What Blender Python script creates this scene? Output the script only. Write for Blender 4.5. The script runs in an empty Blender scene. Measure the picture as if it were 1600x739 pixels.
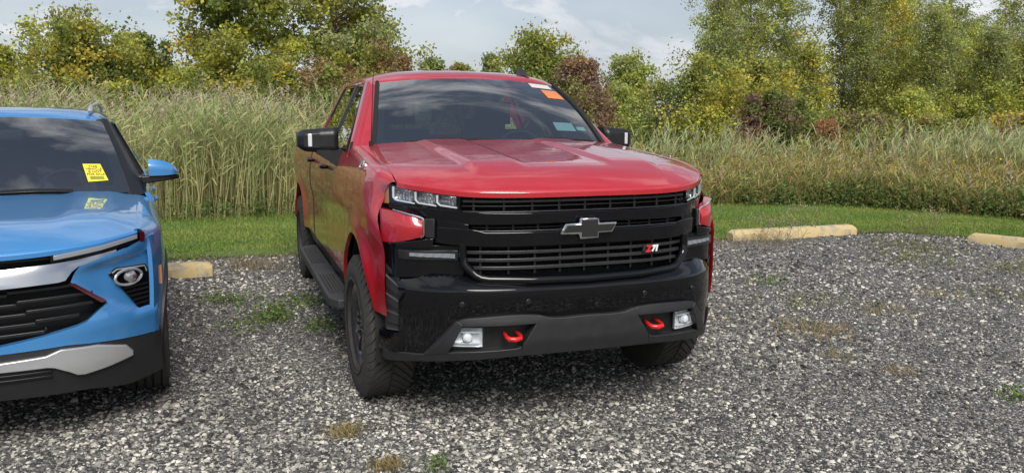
import bpy, bmesh, math, random
import numpy as np
from mathutils import Vector, Matrix
R = math.radians
rng = np.random.default_rng(11)
random.seed(5)
scn = bpy.context.scene
C = scn.collection

# ------------------------------------------------------------------ camera
cam = bpy.data.cameras.new('camera')
cam.sensor_width = 36.0
cam.lens = 36.0 * 1282 / 1600
cam.clip_start = 0.05
cam.clip_end = 2000
camo = bpy.data.objects.new('camera', cam)
C.objects.link(camo)
camo.location = (-1.690, -4.663, 1.604)
_yaw, _pit, _rol = R(19.17), R(-8.31), R(0.19)
_f = Vector((math.sin(_yaw) * math.cos(_pit), math.cos(_yaw) * math.cos(_pit), math.sin(_pit)))
_r = Vector((math.cos(_yaw), -math.sin(_yaw), 0))
_u = _r.cross(_f)
_r2, _u2 = _r * math.cos(_rol) + _u * math.sin(_rol), _u * math.cos(_rol) - _r * math.sin(_rol)
camo.rotation_euler = Matrix((( _r2.x, _u2.x, -_f.x), (_r2.y, _u2.y, -_f.y), (_r2.z, _u2.z, -_f.z))).to_euler()
scn.camera = camo

# ------------------------------------------------------------------ world and sun
SUN_AZ, SUN_EL = 187.0, 46.0          # compass-like: azimuth measured from +Y towards +X
world = bpy.data.worlds.new('World')
scn.world = world
world.use_nodes = True
wn, wl = world.node_tree.nodes, world.node_tree.links
wn.clear()
def wnode(t, **kw):
    n = wn.new(t)
    for k, v in kw.items():
        setattr(n, k, v)
    return n
w_out = wnode('ShaderNodeOutputWorld')
w_bg = wnode('ShaderNodeBackground')
w_bg.inputs['Strength'].default_value = 0.050
w_sky = wnode('ShaderNodeTexSky', sky_type='NISHITA')
w_sky.sun_disc = False
w_sky.sun_elevation = R(SUN_EL)
w_sky.sun_rotation = R(SUN_AZ)
w_sky.air_density = 1.0
w_sky.dust_density = 1.6
w_sky.ozone_density = 1.5
w_tc = wnode('ShaderNodeTexCoord')
w_sep = wnode('ShaderNodeSeparateXYZ')
wl.new(w_tc.outputs['Generated'], w_sep.inputs[0])
def wmath(op, a, b=None, clamp=False):
    n = wnode('ShaderNodeMath', operation=op)
    n.use_clamp = clamp
    for i, q in enumerate((a, b)):
        if q is None:
            continue
        if isinstance(q, (int, float)):
            n.inputs[i].default_value = q
        else:
            wl.new(q, n.inputs[i])
    return n.outputs[0]
w_z = wmath('ADD', wmath('MAXIMUM', w_sep.outputs[2], 0.0), 0.24)
w_cmb = wnode('ShaderNodeCombineXYZ')
wl.new(wmath('DIVIDE', w_sep.outputs[0], w_z), w_cmb.inputs[0])
wl.new(wmath('DIVIDE', w_sep.outputs[1], w_z), w_cmb.inputs[1])
w_n1 = wnode('ShaderNodeTexNoise')
w_n1.inputs['Scale'].default_value = 1.7
w_n1.inputs['Detail'].default_value = 7
w_n1.inputs['Roughness'].default_value = 0.58
w_n1.inputs['Distortion'].default_value = 0.5
wl.new(w_cmb.outputs[0], w_n1.inputs['Vector'])
w_n2 = wnode('ShaderNodeTexNoise')
w_n2.inputs['Scale'].default_value = 0.9
w_n2.inputs['Detail'].default_value = 5
w_n2.inputs['Roughness'].default_value = 0.5
w_mp = wnode('ShaderNodeMapping')
w_mp.inputs['Location'].default_value = (7.3, 2.1, 0)
wl.new(w_cmb.outputs[0], w_mp.inputs['Vector'])
wl.new(w_mp.outputs[0], w_n2.inputs['Vector'])
w_r1 = wnode('ShaderNodeMapRange')
w_r1.interpolation_type = 'SMOOTHSTEP'
w_r1.inputs['From Min'].default_value = 0.43
w_r1.inputs['From Max'].default_value = 0.60
wl.new(w_n1.outputs['Fac'], w_r1.inputs['Value'])
# low thin cloud veil thickens towards the horizon as overcast does
w_veil = wnode('ShaderNodeMapRange')
w_veil.inputs['From Min'].default_value = 0.0
w_veil.inputs['From Max'].default_value = 0.55
w_veil.inputs['To Min'].default_value = 0.62
w_veil.inputs['To Max'].default_value = 0.12
wl.new(w_sep.outputs[2], w_veil.inputs['Value'])
w_fac = wmath('MAXIMUM', w_r1.outputs[0], w_veil.outputs[0], True)
w_rmp = wnode('ShaderNodeValToRGB')
w_rmp.color_ramp.elements[0].position = 0.34
w_rmp.color_ramp.elements[0].color = (6.0, 6.4, 7.1, 1)
w_rmp.color_ramp.elements[1].position = 0.66
w_rmp.color_ramp.elements[1].color = (9.6, 9.8, 10.1, 1)
wl.new(w_n2.outputs['Fac'], w_rmp.inputs[0])
w_mix = wnode('ShaderNodeMix', data_type='RGBA')
wl.new(w_fac, w_mix.inputs[0])
wl.new(w_sky.outputs[0], w_mix.inputs[6])
wl.new(w_rmp.outputs[0], w_mix.inputs[7])
wl.new(w_mix.outputs[2], w_bg.inputs['Color'])
wl.new(w_bg.outputs[0], w_out.inputs['Surface'])

sun = bpy.data.lights.new('sun', 'SUN')
sun.energy = 2.1
sun.angle = R(34)
sun.color = (1.0, 0.955, 0.89)
suno = bpy.data.objects.new('sun', sun)
C.objects.link(suno)
sd = Vector((math.sin(R(SUN_AZ)) * math.cos(R(SUN_EL)), math.cos(R(SUN_AZ)) * math.cos(R(SUN_EL)), math.sin(R(SUN_EL))))
suno.rotation_euler = sd.to_track_quat('Z', 'Y').to_euler()
suno.location = (0, -10, 20)

vs = scn.view_settings
vs.view_transform = 'Standard'
vs.look = 'None'
vs.gamma = 1.0
vs.use_curve_mapping = False
vs.exposure = 0.95
scn.render.engine = 'CYCLES'
scn.cycles.max_bounces = 8
scn.cycles.transparent_max_bounces = 16
scn.cycles.use_denoising = True

# ------------------------------------------------------------------ helpers
def tag(o, label=None, cat=None, group=None, kind=None):
    for k, v in (('label', label), ('category', cat), ('group', group), ('kind', kind)):
        if v:
            o[k] = v
    return o

def empty(name, loc=(0, 0, 0), rz=0.0, parent=None):
    o = bpy.data.objects.new(name, None)
    C.objects.link(o)
    o.empty_display_size = 0.2
    o.location = loc
    o.rotation_euler = (0, 0, rz)
    if parent:
        o.parent = parent
    return o

def link_mesh(name, me, mats, parent=None):
    for m in (mats if isinstance(mats, (list, tuple)) else [mats]):
        if m.name not in me.materials:
            me.materials.append(m)
    o = bpy.data.objects.new(name, me)
    C.objects.link(o)
    if parent:
        o.parent = parent
    return o

def lerp(a, b, t):
    return a + (b - a) * t

def ip(x, pts):
    """piecewise-linear lookup"""
    if x <= pts[0][0]:
        return pts[0][1]
    for (a, b), (c, d) in zip(pts, pts[1:]):
        if x <= c:
            return b + (d - b) * (x - a) / (c - a)
    return pts[-1][1]

def ips(x, pts):
    """smooth (cosine free, Catmull-Rom like) lookup via numpy-free hermite"""
    n = len(pts)
    if x <= pts[0][0]:
        return pts[0][1]
    if x >= pts[-1][0]:
        return pts[-1][1]
    for i in range(n - 1):
        if x <= pts[i + 1][0]:
            break
    x0, y0 = pts[i]
    x1, y1 = pts[i + 1]
    m = (y1 - y0) / (x1 - x0)
    ma = m if i == 0 else 0.5 * (m + (y0 - pts[i - 1][1]) / (x0 - pts[i - 1][0]))
    mb = m if i == n - 2 else 0.5 * (m + (pts[i + 2][1] - y1) / (pts[i + 2][0] - x1))
    h = x1 - x0
    t = (x - x0) / h
    return ((2*t**3 - 3*t**2 + 1) * y0 + (t**3 - 2*t**2 + t) * h * ma + (-2*t**3 + 3*t**2) * y1 + (t**3 - t**2) * h * mb)

def sst(a, b, x):
    t = min(1.0, max(0.0, (x - a) / (b - a)))
    return t * t * (3 - 2 * t)

def lin(a, b, n):
    return [a + (b - a) * i / n for i in range(n + 1)]

class MB:
    def __init__(s):
        s.v, s.f, s.m, s.cur = [], [], [], 0
    def face(s, idx):
        s.f.append(tuple(idx))
        s.m.append(s.cur)
    def grid(s, P, closeu=False, closev=False):
        nu, nv = len(P), len(P[0])
        b = len(s.v)
        for row in P:
            s.v.extend(tuple(p) for p in row)
        for i in range(nu if closeu else nu - 1):
            for j in range(nv if closev else nv - 1):
                i2, j2 = (i + 1) % nu, (j + 1) % nv
                s.face((b + i*nv + j, b + i2*nv + j, b + i2*nv + j2, b + i*nv + j2))
        return b
    def slab(s, F, us, vs_, d):
        """closed thick panel: front grid F(u,v), back grid shifted by d (vector or function of the point)"""
        P = [[Vector(F(u, v)) for v in vs_] for u in us]
        nu, nv = len(us), len(vs_)
        dv = d if callable(d) else (lambda p, d=Vector(d): d)
        Q = [[p + Vector(dv(p)) for p in row] for row in P]
        a = s.grid(P)
        b = s.grid(Q)
        ring = [i*nv for i in range(nu)] + [(nu-1)*nv + j for j in range(1, nv)] + [i*nv + nv-1 for i in range(nu-2, -1, -1)] + [j for j in range(nv-2, 0, -1)]
        for k in range(len(ring)):
            p, q = ring[k], ring[(k+1) % len(ring)]
            s.face((a+p, a+q, b+q, b+p))
    def box(s, c, d, M=None):
        b = len(s.v)
        for sx in (-1, 1):
            for sy in (-1, 1):
                for sz in (-1, 1):
                    p = Vector((sx*d[0]/2, sy*d[1]/2, sz*d[2]/2))
                    if M is not None:
                        p = M @ p
                    s.v.append(tuple(p + Vector(c)))
        for q in ((0,1,3,2),(4,6,7,5),(0,4,5,1),(2,3,7,6),(0,2,6,4),(1,5,7,3)):
            s.face([b+k for k in q])
    def prism(s, poly, F, d):
        """closed prism of a 2-D polygon mapped by F(a,b)->xyz, extruded by vector d"""
        P = [Vector(F(*p)) for p in poly]
        b = len(s.v)
        s.v.extend(tuple(p) for p in P)
        s.v.extend(tuple(p + Vector(d)) for p in P)
        n = len(P)
        s.face(range(b, b+n))
        s.face(range(b+2*n-1, b+n-1, -1))
        for i in range(n):
            j = (i+1) % n
            s.face((b+i, b+n+i, b+n+j, b+j))
    def tube(s, path, r, n=8, cap=True, closed=False):
        path = [Vector(p) for p in path]
        rows = []
        N = len(path)
        prev = None
        for i, p in enumerate(path):
            if closed:
                t = (path[(i+1) % N] - path[i-1]).normalized()
            else:
                t = (path[min(i+1, N-1)] - path[max(i-1, 0)]).normalized()
            if prev is None:
                a = Vector((0, 0, 1)) if abs(t.z) < .9 else Vector((1, 0, 0))
            else:
                a = prev
            a = (a - t * a.dot(t)).normalized()
            prev = a
            bb = t.cross(a)
            rr = r[i] if isinstance(r, (list, tuple)) else r
            rows.append([p + (a * math.cos(2*math.pi*k/n) + bb * math.sin(2*math.pi*k/n)) * rr for k in range(n)])
        b = s.grid(rows, closeu=closed, closev=True)
        if cap and not closed:
            s.face([b+k for k in range(n)][::-1])
            s.face([b+(N-1)*n+k for k in range(n)])
    def lathe(s, prof, n, F):
        """prof: list of (axial, radius); F(axial, radius, angle) -> xyz"""
        s.grid([[F(a, r, 2*math.pi*k/n) for (a, r) in prof] for k in range(n)], closeu=True)
    def build(s, name, mats, parent=None, sharp=32, bevel=0.0, seg=2, recalc=True, smooth=True):
        me = bpy.data.meshes.new(name)
        me.from_pydata([tuple(map(float, p)) for p in s.v], [], s.f)
        for i, m in enumerate(s.m):
            if m:
                me.polygons[i].material_index = m
        if recalc:
            bm = bmesh.new()
            bm.from_mesh(me)
            bmesh.ops.recalc_face_normals(bm, faces=bm.faces)
            bm.to_mesh(me)
            bm.free()
        if smooth:
            me.polygons.foreach_set('use_smooth', [True] * len(me.polygons))
            me.set_sharp_from_angle(angle=R(sharp))
        me.update()
        me.validate()
        for m in (mats if isinstance(mats, (list, tuple)) else [mats]):
            me.materials.append(m)
        o = bpy.data.objects.new(name, me)
        C.objects.link(o)
        if parent:
            o.parent = parent
        if bevel:
            bv = o.modifiers.new('bevel', 'BEVEL')
            bv.width = bevel
            bv.segments = seg
            bv.limit_method = 'ANGLE'
            bv.angle_limit = R(40)
            bv.harden_normals = False
        return o

# ------------------------------------------------------------------ materials
def mat(name):
    m = bpy.data.materials.new(name)
    m.use_nodes = True
    return m, m.node_tree.nodes, m.node_tree.links, m.node_tree.nodes['Principled BSDF']

def simple(name, col, rough=0.5, metal=0.0, coat=0.0, spec=0.5, noise=None, emit=None, bump=0.0, bscale=200):
    m, n, l, b = mat(name)
    b.inputs['Base Color'].default_value = (*col, 1)
    b.inputs['Roughness'].default_value = rough
    b.inputs['Metallic'].default_value = metal
    b.inputs['Coat Weight'].default_value = coat
    b.inputs['Coat Roughness'].default_value = 0.04
    b.inputs['Specular IOR Level'].default_value = spec
    tc = n.new('ShaderNodeTexCoord')
    if noise:
        sc, amt = noise
        t = n.new('ShaderNodeTexNoise')
        t.inputs['Scale'].default_value = sc
        t.inputs['Detail'].default_value = 4
        l.new(tc.outputs['Object'], t.inputs['Vector'])
        mx = n.new('ShaderNodeMix')
        mx.data_type = 'RGBA'
        mx.inputs[6].default_value = (*[c * (1 - amt) for c in col], 1)
        mx.inputs[7].default_value = (*[min(1, c * (1 + amt)) for c in col], 1)
        l.new(t.outputs['Fac'], mx.inputs[0])
        l.new(mx.outputs[2], b.inputs['Base Color'])
        mr = n.new('ShaderNodeMapRange')
        mr.inputs['To Min'].default_value = max(0.0, rough - .08)
        mr.inputs['To Max'].default_value = min(1.0, rough + .08)
        l.new(t.outputs['Fac'], mr.inputs['Value'])
        l.new(mr.outputs[0], b.inputs['Roughness'])
    if bump:
        t2 = n.new('ShaderNodeTexNoise')
        t2.inputs['Scale'].default_value = bscale
        t2.inputs['Detail'].default_value = 3
        l.new(tc.outputs['Object'], t2.inputs['Vector'])
        bp = n.new('ShaderNodeBump')
        bp.inputs['Strength'].default_value = bump
        bp.inputs['Distance'].default_value = 0.002
        l.new(t2.outputs['Fac'], bp.inputs['Height'])
        l.new(bp.outputs[0], b.inputs['Normal'])
    if emit:
        b.inputs['Emission Color'].default_value = (*emit[0], 1)
        b.inputs['Emission Strength'].default_value = emit[1]
    return m

def paint(name, col, rough=0.32, metal=0.25, wave=0.0025):
    """clear-coated car paint with dust film and a faint orange-peel / panel waviness"""
    m, n, l, b = mat(name)
    tc = n.new('ShaderNodeTexCoord')
    t = n.new('ShaderNodeTexNoise')
    t.inputs['Scale'].default_value = 3.0
    t.inputs['Detail'].default_value = 8
    t.inputs['Roughness'].default_value = 0.65
    l.new(tc.outputs['Object'], t.inputs['Vector'])
    cr = n.new('ShaderNodeMapRange')
    cr.inputs['From Min'].default_value = 0.35
    cr.inputs['From Max'].default_value = 0.85
    cr.inputs['To Max'].default_value = 0.07
    l.new(t.outputs['Fac'], cr.inputs['Value'])
    mx = n.new('ShaderNodeMix')
    mx.data_type = 'RGBA'
    mx.inputs[6].default_value = (*col, 1)
    mx.inputs[7].default_value = (0.36, 0.33, 0.30, 1)
    l.new(cr.outputs[0], mx.inputs[0])
    l.new(mx.outputs[2], b.inputs['Base Color'])
    b.inputs['Metallic'].default_value = metal
    b.inputs['Roughness'].default_value = rough
    b.inputs['Coat Weight'].default_value = 1.0
    b.inputs['Coat Roughness'].default_value = 0.025
    b.inputs['Coat IOR'].default_value = 1.55
    w = n.new('ShaderNodeTexNoise')
    w.inputs['Scale'].default_value = 5.0
    w.inputs['Detail'].default_value = 2
    l.new(tc.outputs['Object'], w.inputs['Vector'])
    bp = n.new('ShaderNodeBump')
    bp.inputs['Strength'].default_value = 0.5
    bp.inputs['Distance'].default_value = wave
    l.new(w.outputs['Fac'], bp.inputs['Height'])
    l.new(bp.outputs[0], b.inputs['Coat Normal'])
    return m

def glass(name, tint, refl=1.0, base=0.0):
    m = bpy.data.materials.new(name)
    m.use_nodes = True
    n, l = m.node_tree.nodes, m.node_tree.links
    n.clear()
    o = n.new('ShaderNodeOutputMaterial')
    tr = n.new('ShaderNodeBsdfTransparent')
    tr.inputs[0].default_value = (*tint, 1)
    gl = n.new('ShaderNodeBsdfGlossy')
    gl.inputs['Roughness'].default_value = 0.01
    gl.inputs['Color'].default_value = (1, 1, 1, 1)
    fr = n.new('ShaderNodeFresnel')
    fr.inputs['IOR'].default_value = 1.55
    # the fresnel of the outward side only: flip for back faces
    ge = n.new('ShaderNodeNewGeometry')
    mi = n.new('ShaderNodeMix')
    l.new(ge.outputs['Backfacing'], mi.inputs[0])
    mi.inputs[2].default_value = 1.55
    mi.inputs[3].default_value = 1.0 / 1.55
    l.new(mi.outputs[0], fr.inputs['IOR'])
    ma = n.new('ShaderNodeMath')
    ma.operation = 'MULTIPLY_ADD'
    ma.use_clamp = True
    ma.inputs[1].default_value = refl
    ma.inputs[2].default_value = base
    l.new(fr.outputs[0], ma.inputs[0])
    mx = n.new('ShaderNodeMixShader')
    l.new(ma.outputs[0], mx.inputs[0])
    l.new(tr.outputs[0], mx.inputs[1])
    l.new(gl.outputs[0], mx.inputs[2])
    l.new(mx.outputs[0], o.inputs['Surface'])
    return m

M = {}
M['red'] = paint('red_paint', (0.40, 0.005, 0.016), metal=0.0, wave=0.004)
M['blue'] = paint('blue_paint', (0.042, 0.215, 0.50), metal=0.12)
M['gloss'] = simple('gloss_black', (0.004, 0.004, 0.005), 0.25, coat=1.0, spec=0.0)
M['satin'] = simple('satin_black', (0.010, 0.010, 0.011), 0.38, noise=(30, .3))
M['plastic'] = simple('grey_textured_plastic', (0.016, 0.0163, 0.0175), 0.5, noise=(18, .25), bump=0.25, bscale=420)
M['dark'] = simple('matte_black', (0.010, 0.010, 0.010), 0.8, noise=(12, .3))
M['chrome'] = simple('chrome', (0.78, 0.79, 0.81), 0.09, metal=1.0)
M['silver'] = simple('silver_paint', (0.52, 0.53, 0.54), 0.36, metal=0.6, noise=(14, .06))
M['rubber'] = simple('tyre_rubber', (0.040, 0.038, 0.035), 0.85, noise=(22, .45), bump=0.3, bscale=160)
M['rim'] = simple('black_wheel_paint', (0.028, 0.028, 0.030), 0.25, coat=0.9, noise=(12, .3))
M['seat'] = simple('dark_seat_cloth', (0.03, 0.03, 0.034), 0.85, noise=(60, .25))
M['dash'] = simple('dark_dash_plastic', (0.022, 0.022, 0.024), 0.6, noise=(40, .2))
M['glass'] = glass('windscreen_glass', (0.50, 0.58, 0.58), 2.0, 0.14)
M['tint'] = glass('tinted_side_glass', (0.30, 0.34, 0.33), 1.5, 0.02)
M['lens'] = glass('clear_lamp_lens', (0.93, 0.95, 0.96), 1.0, 0.0)
M['amber'] = simple('amber_reflector', (0.50, 0.19, 0.03), 0.25, coat=0.6)
M['lampwhite'] = simple('frosted_lamp_plastic', (0.62, 0.65, 0.68), 0.2, coat=0.5)
M['lampgrey'] = simple('smoked_reflector', (0.60, 0.60, 0.61), 0.16, metal=0.9)
M['lampdim'] = simple('smoked_lamp_plastic', (0.25, 0.26, 0.28), 0.2, coat=0.6)
M['lampsilver'] = simple('bright_reflector', (0.86, 0.87, 0.88), 0.28, metal=0.55)
M['hookred'] = simple('red_hook_paint', (0.55, 0.012, 0.012), 0.35, coat=0.5)
M['lampred'] = simple('red_reflector', (0.07, 0.004, 0.008), 0.25, coat=0.6)
M['white'] = simple('white_print', (0.75, 0.75, 0.75), 0.5)
M['redprint'] = simple('red_print', (0.55, 0.02, 0.03), 0.5)
M['blackprint'] = simple('black_print', (0.02, 0.02, 0.02), 0.6)
M['yellowpaper'] = simple('yellow_paper', (0.70, 0.72, 0.04), 0.7)
M['orangepaper'] = simple('orange_paper', (0.60, 0.19, 0.07), 0.7)
M['bluepaper'] = simple('pale_blue_paper', (0.45, 0.68, 0.72), 0.7)
M['whitepaper'] = simple('white_paper', (0.52, 0.50, 0.46), 0.7)
M['brownprint'] = simple('brown_print', (0.22, 0.05, 0.03), 0.6)
M['step'] = simple('grey_step_plastic', (0.040, 0.041, 0.044), 0.6, noise=(20, .3), bump=0.2, bscale=300)
M['chromesoft'] = simple('brushed_chrome', (0.50, 0.51, 0.53), 0.16, metal=1.0)
# ================================================================== GROUND
def add_mesh(name, V, quads=None, tris=None, col=None, mats=(), parent=None, smooth=False):
    me = bpy.data.meshes.new(name)
    V = np.asarray(V, dtype=np.float32)
    nq = 0 if quads is None else len(quads)
    nt = 0 if tris is None else len(tris)
    me.vertices.add(len(V))
    me.vertices.foreach_set('co', V.ravel())
    me.loops.add(nq*4 + nt*3)
    idx = []
    if nq:
        idx.append(np.asarray(quads, dtype=np.int32).ravel())
    if nt:
        idx.append(np.asarray(tris, dtype=np.int32).ravel())
    me.loops.foreach_set('vertex_index', np.concatenate(idx))
    me.polygons.add(nq + nt)
    ls = np.concatenate([np.arange(nq)*4, nq*4 + np.arange(nt)*3]).astype(np.int32)
    me.polygons.foreach_set('loop_start', ls)
    if smooth:
        me.polygons.foreach_set('use_smooth', np.ones(nq+nt, dtype=bool))
    if col is not None:
        a = me.attributes.new('tint', 'FLOAT_COLOR', 'POINT')
        c4 = np.ones((len(V), 4), dtype=np.float32)
        c4[:, :3] = col
        a.data.foreach_set('color', c4.ravel())
    me.update(calc_edges=True)
    for m in mats:
        me.materials.append(m)
    o = bpy.data.objects.new(name, me)
    C.objects.link(o)
    if parent:
        o.parent = parent
    return o

def ribbons(p0, d, L, W, droop, n, c0, c1, rg, taper=0.8, side=None):
    """N bent ribbons -> verts, quads, tris, colours. p0,d (N,3); L,W,droop (N); c0,c1 (N,3)"""
    N = len(p0)
    d = d / np.linalg.norm(d, axis=1, keepdims=True)
    if side is None:
        side = np.cross(d, rg.normal(size=(N, 3)))
    side /= np.linalg.norm(side, axis=1, keepdims=True) + 1e-9
    V = np.zeros((N, 2*n + 1, 3)); K = np.zeros((N, 2*n + 1, 3))
    for k in range(n + 1):
        s = k / n
        c = p0 + d * (L*s)[:, None] + np.array([0, 0, -1.0]) * (droop * L * s*s)[:, None]
        w = (W * (1 - s) ** taper * (0.55 + 0.45*min(1, s*4) if n > 1 else 1))[:, None] / 2
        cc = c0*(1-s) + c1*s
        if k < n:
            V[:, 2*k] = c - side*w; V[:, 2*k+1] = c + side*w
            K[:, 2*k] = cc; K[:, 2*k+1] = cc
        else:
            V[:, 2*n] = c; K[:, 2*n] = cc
    base = (np.arange(N) * (2*n+1))[:, None]
    Q = [base + np.array([[2*k, 2*k+1, 2*k+3, 2*k+2]]) for k in range(n-1)]
    T_ = base + np.array([[2*n-2, 2*n-1, 2*n]])
    Q = np.concatenate(Q) if Q else np.zeros((0, 4), int)
    return V.reshape(-1, 3), Q, T_, K.reshape(-1, 3)

class Acc:
    def __init__(s):
        s.V, s.Q, s.T, s.K, s.n = [], [], [], [], 0
    def add(s, V, Q, T_, K):
        s.V.append(V); s.K.append(K)
        if Q is not None and len(Q):
            s.Q.append(Q + s.n)
        if T_ is not None and len(T_):
            s.T.append(T_ + s.n)
        s.n += len(V)
    def build(s, name, mats, parent=None):
        return add_mesh(name, np.concatenate(s.V), np.concatenate(s.Q) if s.Q else None, np.concatenate(s.T) if s.T else None, np.concatenate(s.K), mats, parent)

def foliage_mat(name, trans=0.35, rough=0.55, spec=0.3):
    m = bpy.data.materials.new(name)
    m.use_nodes = True
    n, l = m.node_tree.nodes, m.node_tree.links
    n.clear()
    o = n.new('ShaderNodeOutputMaterial')
    at = n.new('ShaderNodeAttribute')
    at.attribute_name = 'tint'
    b = n.new('ShaderNodeBsdfPrincipled')
    b.inputs['Roughness'].default_value = rough
    b.inputs['Specular IOR Level'].default_value = spec
    t = n.new('ShaderNodeBsdfTranslucent')
    g = n.new('ShaderNodeGamma')
    g.inputs[1].default_value = 0.82
    l.new(at.outputs['Color'], g.inputs[0])
    l.new(at.outputs['Color'], b.inputs['Base Color'])
    l.new(g.outputs[0], t.inputs['Color'])
    mx = n.new('ShaderNodeMixShader')
    mx.inputs[0].default_value = trans
    l.new(b.outputs[0], mx.inputs[1])
    l.new(t.outputs[0], mx.inputs[2])
    l.new(mx.outputs[0], o.inputs['Surface'])
    return m
M['leaf'] = foliage_mat('leaf_foliage', 0.42)
M['blade'] = foliage_mat('grass_blades', 0.3)

EDGE = [(-30, 6.3), (-14, 5.7), (-6, 5.42), (-2.4, 5.23), (-.9, 5.07), (4.4, 4.62), (6.3, 4.66), (7.3, 4.45), (8.15, 3.18), (9.6, .6), (11.5, -4), (16, -14)]
REED = [(-30, 10), (-14, 9.1), (-6, 8.7), (-2.57, 8.5), (-.7, 8.57), (6.73, 8.2), (8.76, 7.55), (9.7, 6.0), (10.3, 4.44), (12.2, 1.0), (15, -4), (20, -14)]
def resample(P, n):
    P = np.array(P, float)
    s = np.concatenate([[0], np.cumsum(np.linalg.norm(np.diff(P, axis=0), axis=1))])
    t = np.linspace(0, s[-1], n)
    return np.stack([np.interp(t, s, P[:, 0]), np.interp(t, s, P[:, 1])], 1)
# matching parameter along both curves
def curve_at(P, t):
    P = np.array(P, float)
    k = np.clip(t, 0, len(P) - 1.0001)
    i = k.astype(int)
    f = (k - i)[:, None]
    return P[i]*(1-f) + P[i+1]*f
def inside_lot(x, y):
    """True where a point lies on the gravel side of the lawn edge"""
    E = np.array(EDGE)
    ymax = np.interp(x, E[:7, 0], E[:7, 1])
    a = y < ymax
    xr = np.interp(y, E[:5:-1, 1], E[:5:-1, 0])
    return a & (x < xr)

def ground_mat():
    m, n, l, b = mat('meadow_soil')
    tc = n.new('ShaderNodeTexCoord')
    t = n.new('ShaderNodeTexNoise')
    t.inputs['Scale'].default_value = 0.9
    t.inputs['Detail'].default_value = 8
    l.new(tc.outputs['Object'], t.inputs['Vector'])
    r = n.new('ShaderNodeValToRGB')
    r.color_ramp.elements[0].color = (0.035, 0.045, 0.014, 1)
    r.color_ramp.elements[1].color = (0.11, 0.10, 0.045, 1)
    r.color_ramp.elements[0].position = 0.35
    r.color_ramp.elements[1].position = 0.7
    l.new(t.outputs['Fac'], r.inputs[0])
    l.new(r.outputs[0], b.inputs['Base Color'])
    b.inputs['Roughness'].default_value = 0.95
    return m
def lawn_mat():
    m, n, l, b = mat('mown_turf')
    tc = n.new('ShaderNodeTexCoord')
    t = n.new('ShaderNodeTexNoise')
    t.inputs['Scale'].default_value = 6
    t.inputs['Detail'].default_value = 8
    l.new(tc.outputs['Object'], t.inputs['Vector'])
    r = n.new('ShaderNodeValToRGB')
    r.color_ramp.elements[0].color = (0.045, 0.085, 0.014, 1)
    r.color_ramp.elements[1].color = (0.110, 0.175, 0.034, 1)
    l.new(t.outputs['Fac'], r.inputs[0])
    l.new(r.outputs[0], b.inputs['Base Color'])
    b.inputs['Roughness'].default_value = 0.9
    return m
def gravel_mat():
    m, n, l, b = mat('gravel_bed')
    tc = n.new('ShaderNodeTexCoord')
    v = n.new('ShaderNodeTexVoronoi')
    v.inputs['Scale'].default_value = 85
    v.inputs['Randomness'].default_value = 1
    l.new(tc.outputs['Object'], v.inputs['Vector'])
    r = n.new('ShaderNodeValToRGB')
    cr = r.color_ramp
    cr.elements[0].position = 0.0
    cr.elements[0].color = (0.030, 0.030, 0.032, 1)
    e1 = cr.elements.new(0.55); e1.color = (0.085, 0.083, 0.082, 1)
    e2 = cr.elements.new(0.78); e2.color = (0.20, 0.195, 0.185, 1)
    cr.elements[-1].position = 1.0
    cr.elements[-1].color = (0.42, 0.41, 0.38, 1)
    sp = n.new('ShaderNodeSeparateColor')
    l.new(v.outputs['Color'], sp.inputs[0])
    l.new(sp.outputs[0], r.inputs[0])
    t = n.new('ShaderNodeTexNoise')
    t.inputs['Scale'].default_value = 0.8
    t.inputs['Detail'].default_value = 5
    l.new(tc.outputs['Object'], t.inputs['Vector'])
    mx = n.new('ShaderNodeMix')
    mx.data_type = 'RGBA'
    mx.blend_type = 'MULTIPLY'
    mx.inputs[0].default_value = 0.6
    l.new(r.outputs[0], mx.inputs[6])
    r2 = n.new('ShaderNodeValToRGB')
    r2.color_ramp.elements[0].position = 0.3
    r2.color_ramp.elements[0].color = (0.62, 0.61, 0.60, 1)
    r2.color_ramp.elements[1].position = 0.7
    r2.color_ramp.elements[1].color = (1.2, 1.2, 1.2, 1)
    l.new(t.outputs['Fac'], r2.inputs[0])
    l.new(r2.outputs[0], mx.inputs[7])
    l.new(mx.outputs[2], b.inputs['Base Color'])
    b.inputs['Roughness'].default_value = 0.9
    v2 = n.new('ShaderNodeTexVoronoi')
    v2.inputs['Scale'].default_value = 85
    l.new(tc.outputs['Object'], v2.inputs['Vector'])
    bp = n.new('ShaderNodeBump')
    bp.inputs['Strength'].default_value = 1.0
    bp.inputs['Distance'].default_value = 0.012
    bp.invert = True
    l.new(v2.outputs['Distance'], bp.inputs['Height'])
    l.new(bp.outputs[0], b.inputs['Normal'])
    return m

mb = MB()
mb.grid([[(-900, -400, -.03), (-900, 1200, -.03)], [(900, -400, -.03), (900, 1200, -.03)]])
o = mb.build('ground', ground_mat())
tag(o, 'flat grassy land reaching to the horizon', 'ground', kind='structure')
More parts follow.
